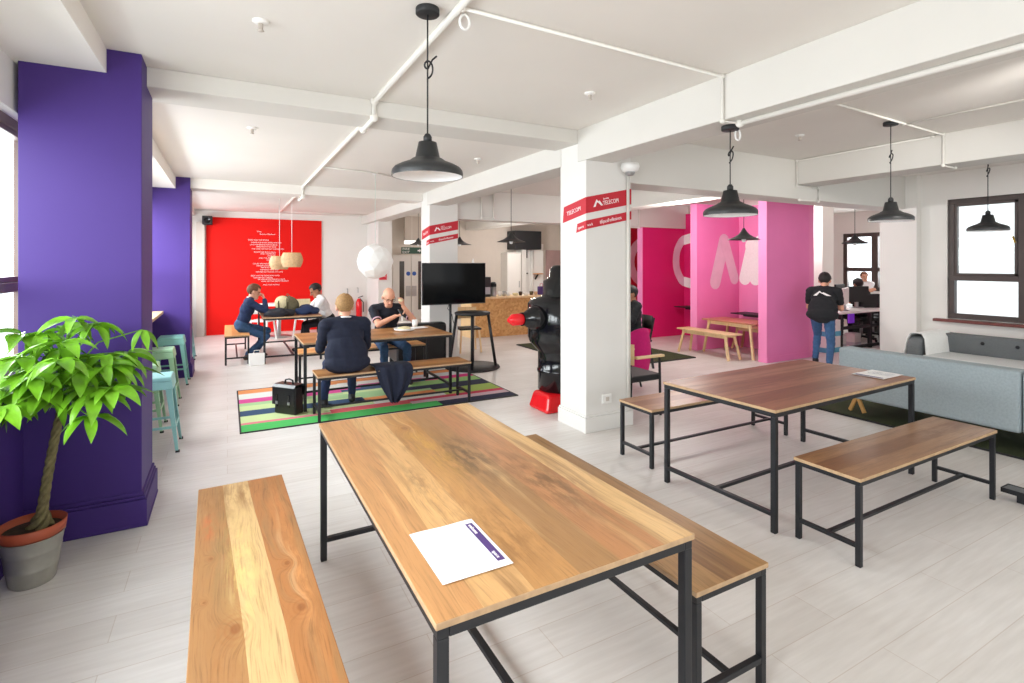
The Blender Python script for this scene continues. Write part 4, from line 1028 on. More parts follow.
for (x, y, w) in ((.16, 3.19, 'nearest the camera above the purple pier'), (.2, 5.4, 'in the second ceiling bay'), (2.49, 3.31, 'left of the main beam'), (2.64, 5.72, 'above the far end of the rug'), (5.23, 3.36, 'in the right-hand ceiling bay')):
    t = thing('smoke_detector', 'small white ceiling detector '+w, 'detector', (x, y, 2.92 if 4.5 < y < 9 and x < 3 else 3.0))
    MB().lathe([(0, 0), (.042, 0), (.044, -.006), (.034, -.014), (0, -.018)], n=20).build('base', M['plastic'], t)
    MB().lathe([(0, -.018), (.014, -.018), (.012, -.05), (.02, -.055), (0, -.06)], n=12).build('head', M['beige'], t)
tag(MB().tube([(7.9, 2.35, 2.99), (7.9, 2.35, 2.87)], .02, 10).build('ceiling_sensor', M['beige']), 'small grey sensor hanging from ceiling above the brown window', 'sensor')
t = thing('ceiling_strip_light', 'short lit strip light on ceiling just left of the nearer column', 'light', (4.15, 6.9, 2.96))
MB().bb((-.06, -.45, 0), (.06, .45, .04)).build('housing', M['plastic'], t); MB().bb((-.05, -.44, -.025), (.05, .44, 0)).build('tube', M['tube'], t)

# ================================================================== TELEVISION AND AROUND
t = thing('television', 'large black flat screen television on a floor pole', 'television', (3.39, 8.3, 0))
MB().bb((-.575, -.03, .97), (.575, .02, 1.67)).build('casing', M['black'], t, bevel=.006)
MB().bb((-.563, -.0335, .988), (.563, -.03, 1.658)).build('screen', M['screen'], t)
MB().tube([(-.06, .03, 0), (-.06, .03, 1.3)], .022, 12).build('pole', M['black'], t)
MB().lathe([(0, 0), (.2, 0), (.2, .012), (.05, .02), (0, .02)], c=(-.06, .03, 0), n=32).build('base_plate', M['black'], t)
MB().tube([(-.09, 0, 1.0), (-.12, 0, .9), (-.05, -.01, .8), (-.02, .0, .68), (.01, .0, .6)], .006, 6).build('power_cable', M['wire'], t)
tag(MB().lathe([(0, 0), (.022, 0), (.02, .02), (.006, .07), (0, .085)], n=14).build('bottle_stopper', M['plastic'], loc=(3.74, 8.3, 1.672)), 'small white pointed camera cap on top of the television', 'cap')
t = thing('poseur_table', 'tall black round-topped stand with splayed legs and disc base before television', 'stand', (3.44, 7.66, 0), R(20))
MB().lathe([(0, .89), (.27, .89), (.285, .88), (.285, .855), (.27, .845), (0, .845)], n=40).build('round_top', M['black'], t)
MB().lathe([(0, 0), (.43, 0), (.44, .008), (.43, .03), (0, .035)], n=48).build('base_disc', M['black'], t)
for k in range(4):
    a = PI/4+k*PI/2; MB().tube([(.25*math.cos(a), .25*math.sin(a), .85), (.37*math.cos(a), .37*math.sin(a), .03)], .024, 12).build('leg', M['frame'], t)
# black armchair behind the rug
t = thing('armchair', 'low black leather armchair behind the amber table', 'armchair', (2.72, 8.32, 0), R(-4))
MB().bb((-.4, -.35, .1), (.4, .35, .4)).build('seat', M['leather'], t, bevel=.04, seg=3)
MB().bb((-.4, -.42, .1), (.4, -.2, .72)).build('backrest', M['leather'], t, bevel=.05, seg=3)
for s in (-1, 1): MB().bb((s*.4-.0, -.38, .1), (s*.27, .36, .56)).build('arm', M['leather'], t, bevel=.04, seg=3)
for sx in (-1, 1):
    for sy in (-1, 1): MB().bb((sx*.34-.03, sy*.28-.03, 0), (sx*.34+.03, sy*.28+.03, .11)).build('foot', M['black'], t)
def simple_chair(label, loc, rz, seat, leg, back, H=.46):
    t = thing('side_chair', label, 'chair', loc, rz)
    MB().box((0, 0, H-.02), (.42, .4, .035)).build('seat', M[seat], t, bevel=.012)
    for sx in (-1, 1):
        MB().bar((sx*.2, .2, 0), (sx*.17, .15, H-.03), .03).build('leg', M[leg], t)
        MB().bar((sx*.2, -.22, 0), (sx*.17, -.16, H-.03), .03).build('leg', M[leg], t)
        MB().bar((sx*.17, -.17, H-.04), (sx*.18, -.24, .8), .026).build('back_post', M[leg], t)
    b = MB(); n = 8; vs = []
    for i in range(n+1):
        u = i/n*2-1
        for z in (.6, .82): vs.append((.21*u, -.26+.05*u*u, z))
    b._add(vs, [(2*i, 2*i+2, 2*i+3, 2*i+1) for i in range(n)], smooth=True); o = b.build('backrest', M[back], t); s = o.modifiers.new('solid', 'SOLIDIFY'); s.thickness = .014
    return t
simple_chair('pale wooden chair with black seat behind the tall round stand', (4.0, 9.1, 0), R(170), 'black', 'paleply', 'paleply')
simple_chair('white chair at the round cafe table before the red wall, left one', (.66, 12.38, 0), R(-30), 'plastic', 'plastic', 'plastic')
simple_chair('white chair with pale back at the round cafe table, right one', (1.55, 12.45, 0), R(30), 'plastic', 'plastic', 'paleply')
simple_chair('white chair with wooden back left of the television', (3.1, 10.6, 0), R(190), 'plastic', 'plastic', 'cream')
t = thing('cafe_table', 'white pedestal cafe table against the red wall', 'table', (1.02, 12.95, 0))
MB().lathe([(0, .72), (.42, .72), (.425, .735), (.42, .75), (0, .75)], n=36).build('round_top', M['plastic'], t)
MB().lathe([(.05, .72), (.05, .03), (.27, .02), (.28, 0), (0, 0)], n=28).build('pedestal', M['steel'], t)

# things on the amber table
t = thing('food_tray', 'white paper food wrapper open on the amber table before the bald man', 'food', (2.05, 6.75, .777))
MB().lathe([(0, .004), (.09, .004), (.14, .03), (.143, .034), (.13, .012), (.09, 0), (0, 0)], n=14).build('wrapper', M['paper'], t)
MB().ell((0, 0, .03), (.09, .06, .028), seg=14, rings=8).build('filling', M['cream'], t)
t = thing('paper_napkin', 'folded white napkin near the right end of the amber table', 'napkin', (2.32, 6.95, .777), R(12)); MB().bb((-.1, -.07, 0), (.1, .07, .008)).build('folded_sheet', M['paper'], t, bevel=.002)
tag(MB().lathe([(0, 0), (.035, 0), (.042, .1), (.04, .1), (.034, .006), (0, .006)], n=20).build('cup', M['plastic'], loc=(2.3, 7.08, .777)), 'small white cup on the far right of the amber table', 'cup')

# satchel on the rug
t = thing('satchel', 'black leather satchel with flap standing on the striped rug', 'bag', (.6, 6.28, .011), R(-50)); t.scale = (.84, .9, .88)
MB().box((0, 0, .17), (.36, .15, .34), taper=(.92, .8)).build('body', M['leather'], t, bevel=.02, seg=3)
b = MB(); pr = [(.08, .22), (.085, .33), (.06, .36), (-.06, .36), (-.088, .33), (-.094, .12), (-.1, .12), (-.097, .335), (-.066, .37), (.066, .37), (.095, .335), (.09, .22)]
b.prism(pr, -.185, .185, xf=Matrix(((0, 0, 1, 0), (1, 0, 0, 0), (0, 1, 0, 0), (0, 0, 0, 1)))); b.build('flap', M['leather'], t, bevel=.004)
MB().tube([(-.07, 0, .365), (-.06, 0, .41), (0, 0, .425), (.06, 0, .41), (.07, 0, .365)], .011, 8).build('handle', M['leather'], t)
for s in (-1, 1):
    st_ = MB().bb((s*.1-.014, -.104, .1), (s*.1+.014, -.098, .25)).build('strap', M['gloss'], t); MB().bb((s*.1-.018, -.108, .13), (s*.1+.018, -.103, .165)).build('buckle', M['steel'], st_)
# jacket hung over the bench
def drape(name, label, loc, rz, prof, widths, m, seed, fold=.02):
    """cloth strip that follows a profile (y, z) with a width at each point and folds across it"""
    random.seed(seed); b = MB(); n = 18; vs = []; ph = [random.uniform(0, 6) for _ in range(4)]
    for j, ((y, z), w) in enumerate(zip(prof, widths)):
        k = j/(len(prof)-1)
        for i in range(n+1):
            u = i/n*2-1; f = fold*(math.sin(u*7+ph[0]+k*2)+.6*math.sin(u*13+ph[1]-k*3))*(.4+k)
            vs.append((u*w/2+.02*math.sin(k*5+ph[2]), y-f, z+.35*f*(1-k)))
    for j in range(len(prof)-1):
        for i in range(n): fs = (j*(n+1)+i, j*(n+1)+i+1, (j+1)*(n+1)+i+1, (j+1)*(n+1)+i); b.bm.verts.ensure_lookup_table() if False else None; vs_f = fs; b.__dict__.setdefault('_f', []).append(vs_f)
    b._add(vs, b._f, smooth=True); o = b.build(name, m); o.location = loc; o.rotation_euler = (0, 0, rz)
    s = o.modifiers.new('solid', 'SOLIDIFY'); s.thickness = .02; ss = o.modifiers.new('sub', 'SUBSURF'); ss.levels = 1; ss.render_levels = 1
    o['label'] = label
    return o
jk = drape('jacket', 'crumpled navy jacket hanging over the near bench beside the man in blazer', (1.62, 5.735, 0), 0,
      [(.33, .51), (.25, .535), (.12, .545), (.02, .54), (-.025, .5), (-.04, .42), (-.045, .32), (-.04, .22), (-.03, .12)], [.36, .4, .42, .42, .42, .4, .32, .2, .06], M['navy'], 5, .016)
jk['category'] = 'jacket'

# bags on the far table
t = thing('backpack', 'olive and cream backpack standing on the far table', 'bag', (.93, 10.05, .765), R(-15))
MB().ell((0, 0, .15), (.2, .13, .17), seg=24, rings=14).build('body', M['canvas'], t)
MB().ell((-.07, -.06, .2), (.13, .09, .13), seg=20, rings=12).build('front_pocket', M['cream'], t)
b = MB()
for s in (-1, 1): b.tube([(s*.06-.05, -.1, .28), (s*.07-.05, -.16, .2), (s*.06-.05, -.13, .08)], .012, 8)
b.tube([(-.03, .02, .31), (0, .02, .36), (.04, .02, .31)], .01, 8)
b.build('straps', M['canvas'], t)
def bundle(label, loc, rz, r, m, seed):
    random.seed(seed); b = MB(); b.ell((0, 0, 0), r, seg=28, rings=16)
    for v in b.bm.verts:
        v.co += Vector((.02*math.sin(v.co.y*30+seed), .02*math.sin(v.co.x*22), .022*math.sin(v.co.x*26+v.co.y*19+seed))); v.co.z = max(v.co.z, -r[2]*.55)
    o = b.build('folded_jacket', m); o.location = loc; o.rotation_euler = (0, 0, rz); tag(o, label, 'jacket')
bundle('charcoal jacket bundled on the far table left of the backpack', (.78, 9.75, .80), .3, (.24, .17, .085), M['darkpants'], 2)
bundle('navy jacket bundled on the far table right of the backpack', (1.24, 9.95, .815), -.2, (.2, .17, .1), M['navysweater'], 8)
tag(MB().bb((0, 0, 0), (.3, .02, .2)).build('open_laptop', M['cream'], loc=(1.12, 10.9, .77)), 'pale open laptop lid at the back of the far table', 'laptop')

# ================================================================== KITCHEN COUNTER
def kitem(name, label, cat, x, prof, m, y=10.85, grp=None):
    t = tag(MB().lathe(prof, n=20).build(name, M[m]), label, cat, grp); t.location = (x, y, .901); return t
t = thing('coffee_machine', 'tall dark coffee dispenser at the left end of the kitchen counter', 'dispenser', (5.2, 10.85, .9))
MB().bb((-.1, -.12, 0), (.08, .14, .45)).build('case', M['black'], t, bevel=.01); MB().bb((-.08, -.13, .06), (.06, -.12, .22)).build('front_plate', M['steel'], t)
t = thing('thermos_flask', 'steel pump thermos flask with black lid on the counter', 'flask', (5.4, 10.85, .901))
MB().lathe([(0, 0), (.07, 0), (.072, .01), (.072, .22), (0, .22)], n=24).build('body', M['steel'], t)
MB().lathe([(.072, .22), (.075, .23), (.07, .28), (.045, .33), (0, .335)], n=24).build('lid', M['black'], t)
MB().bar((0, -.03, .29), (0, -.13, .28), .03).build('spout', M['black'], t)
cups = [('white mug nearest the thermos on the counter', 5.57, 'plastic'), ('steel tin beside the white mug on the counter', 5.68, 'steel'), ('white mug third in the counter row', 5.79, 'plastic')]
for (lb, x, m_) in cups:
    t = thing('mug', lb, 'mug', (x, 10.85, .901)); MB().lathe([(0, 0), (.04, 0), (.043, .11), (.039, .11), (.037, .008), (0, .008)], n=20).build('body', M[m_], t)
    MB().tube([(.041, 0, .09), (.066, 0, .08), (.066, 0, .04), (.041, 0, .03)], .006, 6).build('handle', M[m_], t)
for i, (lb, x, r, h, m_) in enumerate((('pale bowl in middle of the counter', 5.98, .07, .06, 'cream'), ('brown jar in middle of the counter', 6.12, .045, .09, 'brownshoe'), ('white bowl right of the brown jar', 6.27, .07, .06, 'plastic'), ('olive jar towards the right of the counter', 6.42, .05, .09, 'canvas'), ('cream jar near right end of the counter', 6.54, .045, .08, 'slat'))):
    kitem('bowl' if 'bowl' in lb else 'jar', lb, 'bowl' if 'bowl' in lb else 'jar', x, [(0, 0), (r*.7, 0), (r, h*.7), (r, h), (r*.9, h), (r*.6, .01), (0, .01)], m_)
t = thing('gift_bag', 'purple carrier bag on the right end of the counter', 'bag', (6.7, 10.85, .901)); MB().box((0, 0, .1), (.16, .09, .2), taper=(1.1, .7)).build('body', M['inkpurple'], t); MB().tube([(-.04, 0, .2), (-.03, 0, .27), (.03, 0, .27), (.04, 0, .2)], .006, 6).build('handle', M['magenta'], t)

# ================================================================== BLACK FLOOR SCULPTURE (plain stand-in)
t = thing('floor_sculpture', 'glossy black rounded floor sculpture on red plinth behind the nearer column', 'sculpture', (3.42, 5.12, 0))
MB().box((-.1, -.05, .1), (.5, .42, .2), taper=(.8, .8)).build('plinth', M['glossred'], t, bevel=.04, seg=3)
MB().lathe([(0, .19), (.23, .19), (.26, .21), (.26, .4), (.27, .41), (.27, .44), (.26, .45), (.26, .64), (.27, .66), (.36, .76), (.38, .82), (.38, 1.2), (.34, 1.25), (.22, 1.28), (.2, 1.31), (.2, 1.46), (.13, 1.5), (.12, 1.6), (.08, 1.64), (0, 1.645)], n=48).build('body', M['gloss'], t)
a = MB(); a.tube([(-.3, -.06, 1.05), (-.42, -.08, 1.05), (-.5, -.09, 1.05), (-.505, -.09, 1.05), (-.58, -.105, 1.05)], [.17, .13, .09, .075, .075], 20); a.build('spout', M['gloss'], t)
a = MB(); a.tube([(-.575, -.105, 1.05), (-.60, -.108, 1.05), (-.7, -.125, 1.05), (-.76, -.135, 1.05)], [.06, .068, .065, .02], 16); a.build('spout_cap', M['glossred'], t)

# ================================================================== BLACK ARMCHAIR BY THE COLUMN
t = thing('wooden_arm_chair', 'black chair with pale wooden arms just right of the nearer column', 'chair', (3.98, 4.52, 0), R(-90))
MB().box((0, 0, .42), (.46, .46, .07)).build('seat', M['black'], t, bevel=.02, seg=3)
for s in (-1, 1):
    MB().tube([(s*.24, .2, 0), (s*.235, .19, .64)], .014, 10).build('front_leg', M['black'], t)
    MB().tube([(s*.24, -.24, 0), (s*.22, -.2, .4), (s*.2, -.25, .78)], .014, 10).build('rear_leg', M['black'], t)
    MB().bb((s*.24-.028, -.16, .64), (s*.24+.028, .24, .668)).build('armrest', M['paleply'], t, bevel=.01, seg=3)
b = MB(); n = 10; vs = []
for i in range(n+1):
    u = i/n*2-1
    for z in (.58, .8): vs.append((.25*u, -.27+.08*u*u, z))
b._add(vs, [(2*i, 2*i+2, 2*i+3, 2*i+1) for i in range(n)], smooth=True); o = b.build('backrest', M['paleply'], t); s = o.modifiers.new('solid', 'SOLIDIFY'); s.thickness = .016
t = thing('tub_chair', 'round-backed magenta chair beyond the black armchair', 'chair', (4.72, 5.5, 0), R(10))
b = MB(); vs = []; n = 16; m2 = 10
for i in range(n+1):
    a = PI+PI*i/n
    for j in range(m2+1):
        v = j/m2; top = .82-.16*abs(math.cos(a))**2.2; z = .22+(top-.22)*v; rr = .31+.035*math.sin(PI*v)
        vs.append((rr*math.cos(a), rr*math.sin(a), z))
b._add(vs, [(i*(m2+1)+j, (i+1)*(m2+1)+j, (i+1)*(m2+1)+j+1, i*(m2+1)+j+1) for i in range(n) for j in range(m2)], smooth=True)
o = b.build('tub_back', M['magenta'], t); s = o.modifiers.new('solid', 'SOLIDIFY'); s.thickness = .05
MB().lathe([(0, .24), (.27, .24), (.29, .28), (.29, .4), (.26, .44), (0, .45)], n=32).build('seat', M['magenta'], t)
for k in range(4): a = PI/4+k*PI/2; MB().tube([(.16*math.cos(a), .16*math.sin(a), .25), (.22*math.cos(a), .22*math.sin(a), 0)], .013, 8).build('leg', M['black'], t)

# ================================================================== BOOTH FURNITURE
def wood_trestle(name, label, cat, loc, rz, L, W, H, top):
    t = thing(name, label, cat, loc, rz)
    MB().bb((-L/2, -W/2, H-.025), (L/2, W/2, H)).build('top_board', M[top], t, bevel=.004)
    b = MB(); b.bb((-L/2+.1, -W/2+.04, H-.085), (L/2-.1, -W/2+.06, H-.025)); b.bb((-L/2+.1, W/2-.06, H-.085), (L/2-.1, W/2-.04, H-.025)); b.build('apron', M['paleply'], t)
    for sx in (-1, 1):
        for sy in (-1, 1): MB().bar((sx*(L/2-.04), sy*(W/2-.01), 0), (sx*(L/2-.14), sy*(W/2-.05), H-.03), .04).build('leg', M['paleply'], t, bevel=.006)
    return t
wood_trestle('bench', 'pale wooden bench in front of the nearest pink booth', 'bench', (7.62, 6.62, 0), R(90), 1.2, .32, .45, 'paleply')
wood_trestle('trestle_table', 'pink-tinged wooden table inside the nearest pink booth', 'table', (8.22, 6.45, 0), R(90), 1.15, .62, .62, 'pinkwood')
wood_trestle('bench', 'pale wooden bench against the back of the nearest pink booth', 'bench', (8.82, 6.45, 0), R(90), 1.1, .3, .45, 'paleply')
t = thing('side_table', 'pale table edge glimpsed behind the magenta chair', 'table', (6.6, 8.3, .0225))
MB().bb((-.3, -.25, .66), (.3, .25, .69)).build('top_board', M['paleply'], t, bevel=.004)
for sx in (-1, 1):
    for sy in (-1, 1): MB().bar((sx*.27, sy*.22, 0), (sx*.24, sy*.2, .66), .035).build('leg', M['paleply'], t)

# ================================================================== OFFICE
t = thing('office_desk', 'white topped office desk with black frame beyond the pink wall', 'desk', (10.9, 6.1, 0))
MB().bb((-.75, -.4, .7), (1.1, .4, .73)).build('desktop', M['plastic'], t, bevel=.004)
for x in (-.7, .3, .7, 1.05):
    MB().bb((x-.03, -.38, 0), (x+.03, -.32, .7)).build('leg', M['black'], t)
MB().bb((-.72, -.38, .02), (1.07, -.32, .07)).build('foot_rail', M['black'], t); MB().bb((-.72, -.37, .4), (1.05, -.34, .46)).build('modesty_rail', M['black'], t)
MB().bb((.42, .1, .42), (.6, .14, .62)).build('light_panel', M['violet'], t)
def monitor(label, loc, rz, m):
    t = thing('monitor', label, 'monitor', loc, rz)
    MB().bb((-.26, -.02, .12), (.26, .02, .45)).build('screen_case', M[m], t, bevel=.01); MB().bb((-.03, .0, 0), (.03, .04, .2)).build('stand', M['steel'], t); MB().bb((-.11, -.06, 0), (.11, .1, .012)).build('foot', M['steel'], t)
monitor('white backed monitor on the office desk behind the walking man', (10.72, 5.95, .732), R(20), 'plastic')
monitor('dark monitor at right of the office desk', (11.6, 6.2, .732), R(-20), 'black')
monitor('dark monitor further along the office desk', (12.2, 6.9, .74), R(10), 'black')
t = thing('office_desk', 'second office desk deeper in by the window', 'desk', (12.4, 6.95, 0)); MB().bb((-.8, -.4, .7), (1.0, .4, .735)).build('desktop', M['plastic'], t); 
for x in (-.7, .9): MB().bb((x-.03, -.3, 0), (x+.03, .3, .7)).build('leg', M['black'], t)
def task_chair(label, loc, rz):
    t = thing('office_chair', label, 'chair', loc, rz)
    MB().bb((-.24, -.24, .44), (.24, .24, .52)).build('seat', M['black'], t, bevel=.03, seg=3)
    MB().bb((-.22, -.28, .6), (.22, -.23, 1.02)).build('backrest', M['black'], t, bevel=.03, seg=3)
    MB().bar((0, -.26, .45), (0, -.27, .65), .05).build('back_stem', M['black'], t); MB().tube([(0, 0, .08), (0, 0, .45)], .03, 10).build('gas_lift', M['steel'], t)
    b = MB()
    for k in range(5): a = k*2*PI/5; b.bar((0, 0, .1), (.3*math.cos(a), .3*math.sin(a), .07), .04)
    b.build('star_base', M['black'], t)
    for k in range(5): a = k*2*PI/5; MB().ell((.3*math.cos(a), .3*math.sin(a), .03), (.03, .03, .03), seg=10, rings=6).build('castor', M['black'], t)
    for s in (-1, 1): MB().bb((s*.27-.025, -.15, .66), (s*.27+.025, .12, .69)).build('armrest', M['black'], t)
task_chair('black office chair at right of the office opening', (12.78, 6.5, 0), R(40))
task_chair('black office chair deeper in the office near the window', (12.0, 6.33, 0), R(-20))
def carton(label, x, y, z, w, d, h, m1, m2):
    t = thing('carton', label, 'box', (x, y, z)); MB().bb((0, 0, 0), (w, d, h)).build('box_body', M[m1], t, bevel=.004); MB().bb((-.002, -.002, 0), (w+.002, d+.002, h*.3)).build('printed_band', M[m2], t)
carton('white and blue carton on office floor, lower of the stack', 9.75, 5.72, 0, .4, .3, .3, 'plastic', 'cyan')
carton('white and blue carton stacked on top by the office desk', 9.75, 5.72, .302, .4, .3, .3, 'plastic', 'cyan')
carton('small white carton under the office desk at right', 11.05, 5.95, 0, .22, .2, .25, 'plastic', 'inkgrey')
carton('small white carton under the office desk at left', 10.55, 5.95, 0, .2, .2, .24, 'plastic', 'inkgrey')

# ================================================================== OUTSIDE
t = thing('building', 'pale building facade seen through the right window', 'building', (19, -6, -4))
MB().bb((0, -8, 0), (3, 14, 14)).build('wall', M['facade'], t)
for i in range(8):
    for j in range(4): MB().bb((-.05, -6.5+i*2.4, 1.5+j*3), (.02, -5.3+i*2.4, 3.4+j*3)).build('window', M['facadeglass'], t)

t = thing('paper_bag', 'white paper bag standing on floor by the feet of the man in navy knit', 'bag', (.42, 9.55, 0), R(8))
MB().box((0, 0, .095), (.22, .12, .19), taper=(1.04, .75)).build('bag_body', M['plastic'], t, bevel=.004)
MB().tube([(-.05, -.02, .18), (-.04, -.02, .24), (.04, -.02, .24), (.05, -.02, .18)], .005, 6).build('handle', M['paper'], t)
# ================================================================== PEOPLE
def cap(mb, p0, p1, r0, r1, n=14, k=5):
    """closed tapered capsule"""
    p0, p1 = Vector(p0), Vector(p1); d = p1-p0; L = d.length
    if L < 1e-6: d = Vector((0, 0, 1)); L = 1e-6
    q = Vector((0, 0, 1)).rotation_difference(d.normalized())
    prof = [(r0*math.sin(PI/2*i/k), -r0*math.cos(PI/2*i/k)) for i in range(k+1)]+[(r1*math.cos(PI/2*i/k), L+r1*math.sin(PI/2*i/k)) for i in range(k+1)]
    prof[0] = (0, -r0); prof[-1] = (0, L+r1)
    n0 = len(mb.bm.verts); mb.lathe(prof, n=n); mb.bm.verts.ensure_lookup_table()
    for v in mb.bm.verts[n0:]: v.co = q @ v.co+p0
def ik(a, c, l1, l2, pole):
    a, c = Vector(a), Vector(c); d = c-a; L = min(d.length, (l1+l2)*.995); d.normalize()
    x = (l1*l1-l2*l2+L*L)/(2*L); h = math.sqrt(max(0, l1*l1-x*x)); p = Vector(pole); p = (p-d*p.dot(d)).normalized()
    return a+d*x+p*h, a+d*L
def person(label, loc, rz, hip, lean, head, arms, legs, mats, hair=None, top='sweater', voxel=.0065, scale=1., group=None, tail=False, twist=0., glasses=False, sit=True, headscale=1.08, wide=1.):
    """hip: pelvis height; lean: forward spine angle; head: (pitch, yaw); arms: {'L': (hand, elbow pole, finger dir, palm normal, curl)}; legs: {'L': (foot, knee pole, toe dir)}
    mats: skin, top, trousers, shoes, (trim)"""
    root = thing('person', label, 'person', loc, rz, group); root.scale = (scale,)*3
    prims = []; trims = []
    def C(p0, p1, r0, r1, m): prims.append(('c', Vector(p0), Vector(p1), r0, r1, m))
    def E(c, r, rot, m): prims.append(('e', Vector(c), Vector(r), rot, 0, m))
    def sp(x, y, z):                                   # point in spine space
        return Vector((x, y*math.cos(lean)+z*math.sin(lean), hip+z*math.cos(lean)-y*math.sin(lean)))
    srot = Matrix.Rotation(-lean, 3, 'X')
    TOP, PAN = 1, 2
    # torso
    E(sp(0, -.005, .02), (.165, .115, .12), srot, PAN if not tail else TOP)
    E(sp(0, -.0, .14), (.155*wide, .108, .16), srot, TOP); E(sp(0, -.005, .30), (.172*wide, .118, .17), srot, TOP); E(sp(0, -.02, .40), (.165*wide, .09, .11), srot, TOP)
    for s in (-1, 1): C(sp(s*.04, -.015, .455), sp(s*.175*wide, -.015, .425), .064, .07, TOP)
    if tail:
        E(sp(0, -.035, .10), (.20*wide, .125, .24), srot, TOP); E(sp(0, -.045, .0), (.215*wide, .125, .115), srot, TOP)
    # neck, head
    neck = sp(0, -.01, .475)
    pitch, yaw = head
    hq = Matrix.Rotation(yaw, 3, 'Z') @ Matrix.Rotation(-pitch, 3, 'X')
    hr, hf, hu = hq @ Vector((1, 0, 0)), hq @ Vector((0, 1, 0)), hq @ Vector((0, 0, 1))
    nv = (Vector((0, 0, 1))*.6+hu*.4+Vector((0, math.sin(lean), math.cos(lean)))*.5).normalized()
    hc = neck+nv*.135+hf*.022
    C(neck-nv*.03, hc-hu*.05-hf*.012, .058, .052, 0)
    H = lambda x, y, z: hc+(hr*x+hf*y+hu*z)*headscale
    hs = headscale
    E(H(0, -.006, .035), Vector((.073, .094, .088))*hs, hq, 0); E(H(0, .018, -.035), Vector((.06, .07, .075))*hs, hq, 0)
    C(H(-.02, .06, -.085), H(.02, .06, -.085), .03*hs, .03*hs, 0)
    C(H(0, .088, .012), H(0, .106, -.028), .010*hs, .0165*hs, 0); C(H(-.032, .077, .03), H(.032, .077, .03), .014*hs, .014*hs, 0)
    for s in (-1, 1): E(H(s*.075, -.008, -.005), Vector((.012, .022, .032))*hs, hq, 0)
    # arms
    bare = top in ('tee', 'polo')
    for s, k in ((-1, 'L'), (1, 'R')):
        hand, pole, fd, pn, curl = arms[k]
        sh = sp(s*.185*wide, -.015, .42)
        el, wr = ik(sh, hand, .285, .255, pole)
        if bare:
            m_ = sh.lerp(el, .62); C(sh, m_, .066, .06, TOP); C(m_-(el-sh)*.02, el, .046, .042, 0); C(el, wr, .043, .028, 0)
            if top == 'polo': trims.append((sh.lerp(el, .69), (el-sh).normalized()))
        else:
            C(sh, el, .066, .052, TOP); C(el, el.lerp(wr, .93), .053, .037, TOP); C(el.lerp(wr, .9), wr, .028, .027, 0)
        f = Vector(fd).normalized(); nn = Vector(pn); nn = (nn-f*nn.dot(f)).normalized(); sd = f.cross(nn)*(1 if k == 'R' else -1)
        thumb = -sd
        for i, (o, ln) in enumerate(((.033, .068), (.011, .078), (-.011, .072), (-.033, .056))):
            kn = wr+f*.088+thumb*o; C(wr+f*.012+thumb*o*.5, kn, .0155, .0125, 0)
            d1 = (f*math.cos(curl*.6)+nn*math.sin(curl*.6)+thumb*o*1.2).normalized(); p1 = kn+d1*ln*.55
            d2 = (f*math.cos(curl*1.5)+nn*math.sin(curl*1.5)).normalized(); C(kn, p1, .0095, .0088, 0); C(p1, p1+d2*ln*.45, .0088, .0072, 0)
        tb = wr+f*.028+thumb*.03; t1 = tb+(f*.55+thumb*.65+nn*.35).normalized()*.042; C(wr+f*.015, tb, .016, .0135, 0); C(tb, t1, .0125, .0105, 0); C(t1, t1+(f*.8+nn*.45).normalized()*.032, .0105, .008, 0)
    # legs
    for s, k in ((-1, 'L'), (1, 'R')):
        foot, pole, toe = legs[k]
        hj = Vector((s*.09, 0, hip-.02)); an = Vector(foot)+Vector((0, 0, .085))
        kn, an = ik(hj, an, .43, .42, pole)
        C(hj, kn, .088, .062, PAN); C(kn, kn.lerp(an, .35), .06, .058, PAN); C(kn.lerp(an, .3), an+Vector((0, 0, .02)), .056, .045, PAN)
        td = Vector(toe).normalized(); base = Vector((an.x, an.y, an.z-.05))
        C(an, base-td*.03, .042, .04, 3); C(base-td*.04, base+td*.15, .037, .03, 3); C(base+td*.05, base+td*.14, .042, .034, 3)
    mb = MB()
    for p in prims:
        if p[0] == 'c': cap(mb, p[1], p[2], p[3], p[4])
        else: mb.ell(p[1], p[2], p[3], seg=22, rings=14)
    raw = mb.build('tmp_body', [])
    rm = raw.modifiers.new('remesh', 'REMESH'); rm.mode = 'VOXEL'; rm.voxel_size = voxel
    smm = raw.modifiers.new('smooth', 'SMOOTH'); smm.factor = .5; smm.iterations = 4
    bpy.context.view_layer.update(); dg = bpy.context.evaluated_depsgraph_get()
    me = bpy.data.meshes.new_from_object(raw.evaluated_get(dg)); bpy.data.objects.remove(raw)
    nv_ = len(me.vertices); co = np.empty(nv_*3, np.float32); me.vertices.foreach_get('co', co); co = co.reshape(-1, 3)
    # cloth folds, feet flat on the floor
    nf = len(me.polygons); ctr = np.empty(nf*3, np.float32); me.polygons.foreach_get('center', ctr); ctr = ctr.reshape(-1, 3)
    best = np.full(nf, 1e9, np.float32); idx = np.zeros(nf, np.int32)
    for p in prims:
        if p[0] == 'c':
            a = np.array(p[1], np.float32); b_ = np.array(p[2], np.float32); d = b_-a; L2 = max(float(d @ d), 1e-9)
            t = np.clip(((ctr-a) @ d)/L2, 0, 1); q = a+t[:, None]*d; dist = np.linalg.norm(ctr-q, axis=1)-(p[3]+(p[4]-p[3])*t)
        else:
            rot = np.array(p[3], np.float32); loc_ = (ctr-np.array(p[1], np.float32)) @ rot; rr = np.array(p[2], np.float32)
            k0 = np.linalg.norm(loc_/rr, axis=1); dist = (k0-1)*rr.min()
        m_ = dist < best; best[m_] = dist[m_]; idx[m_] = p[5]
    me.materials.clear()
    for m_ in mats: me.materials.append(M[m_])
    me.polygons.foreach_set('material_index', idx); me.polygons.foreach_set('use_smooth', np.ones(nf, bool))
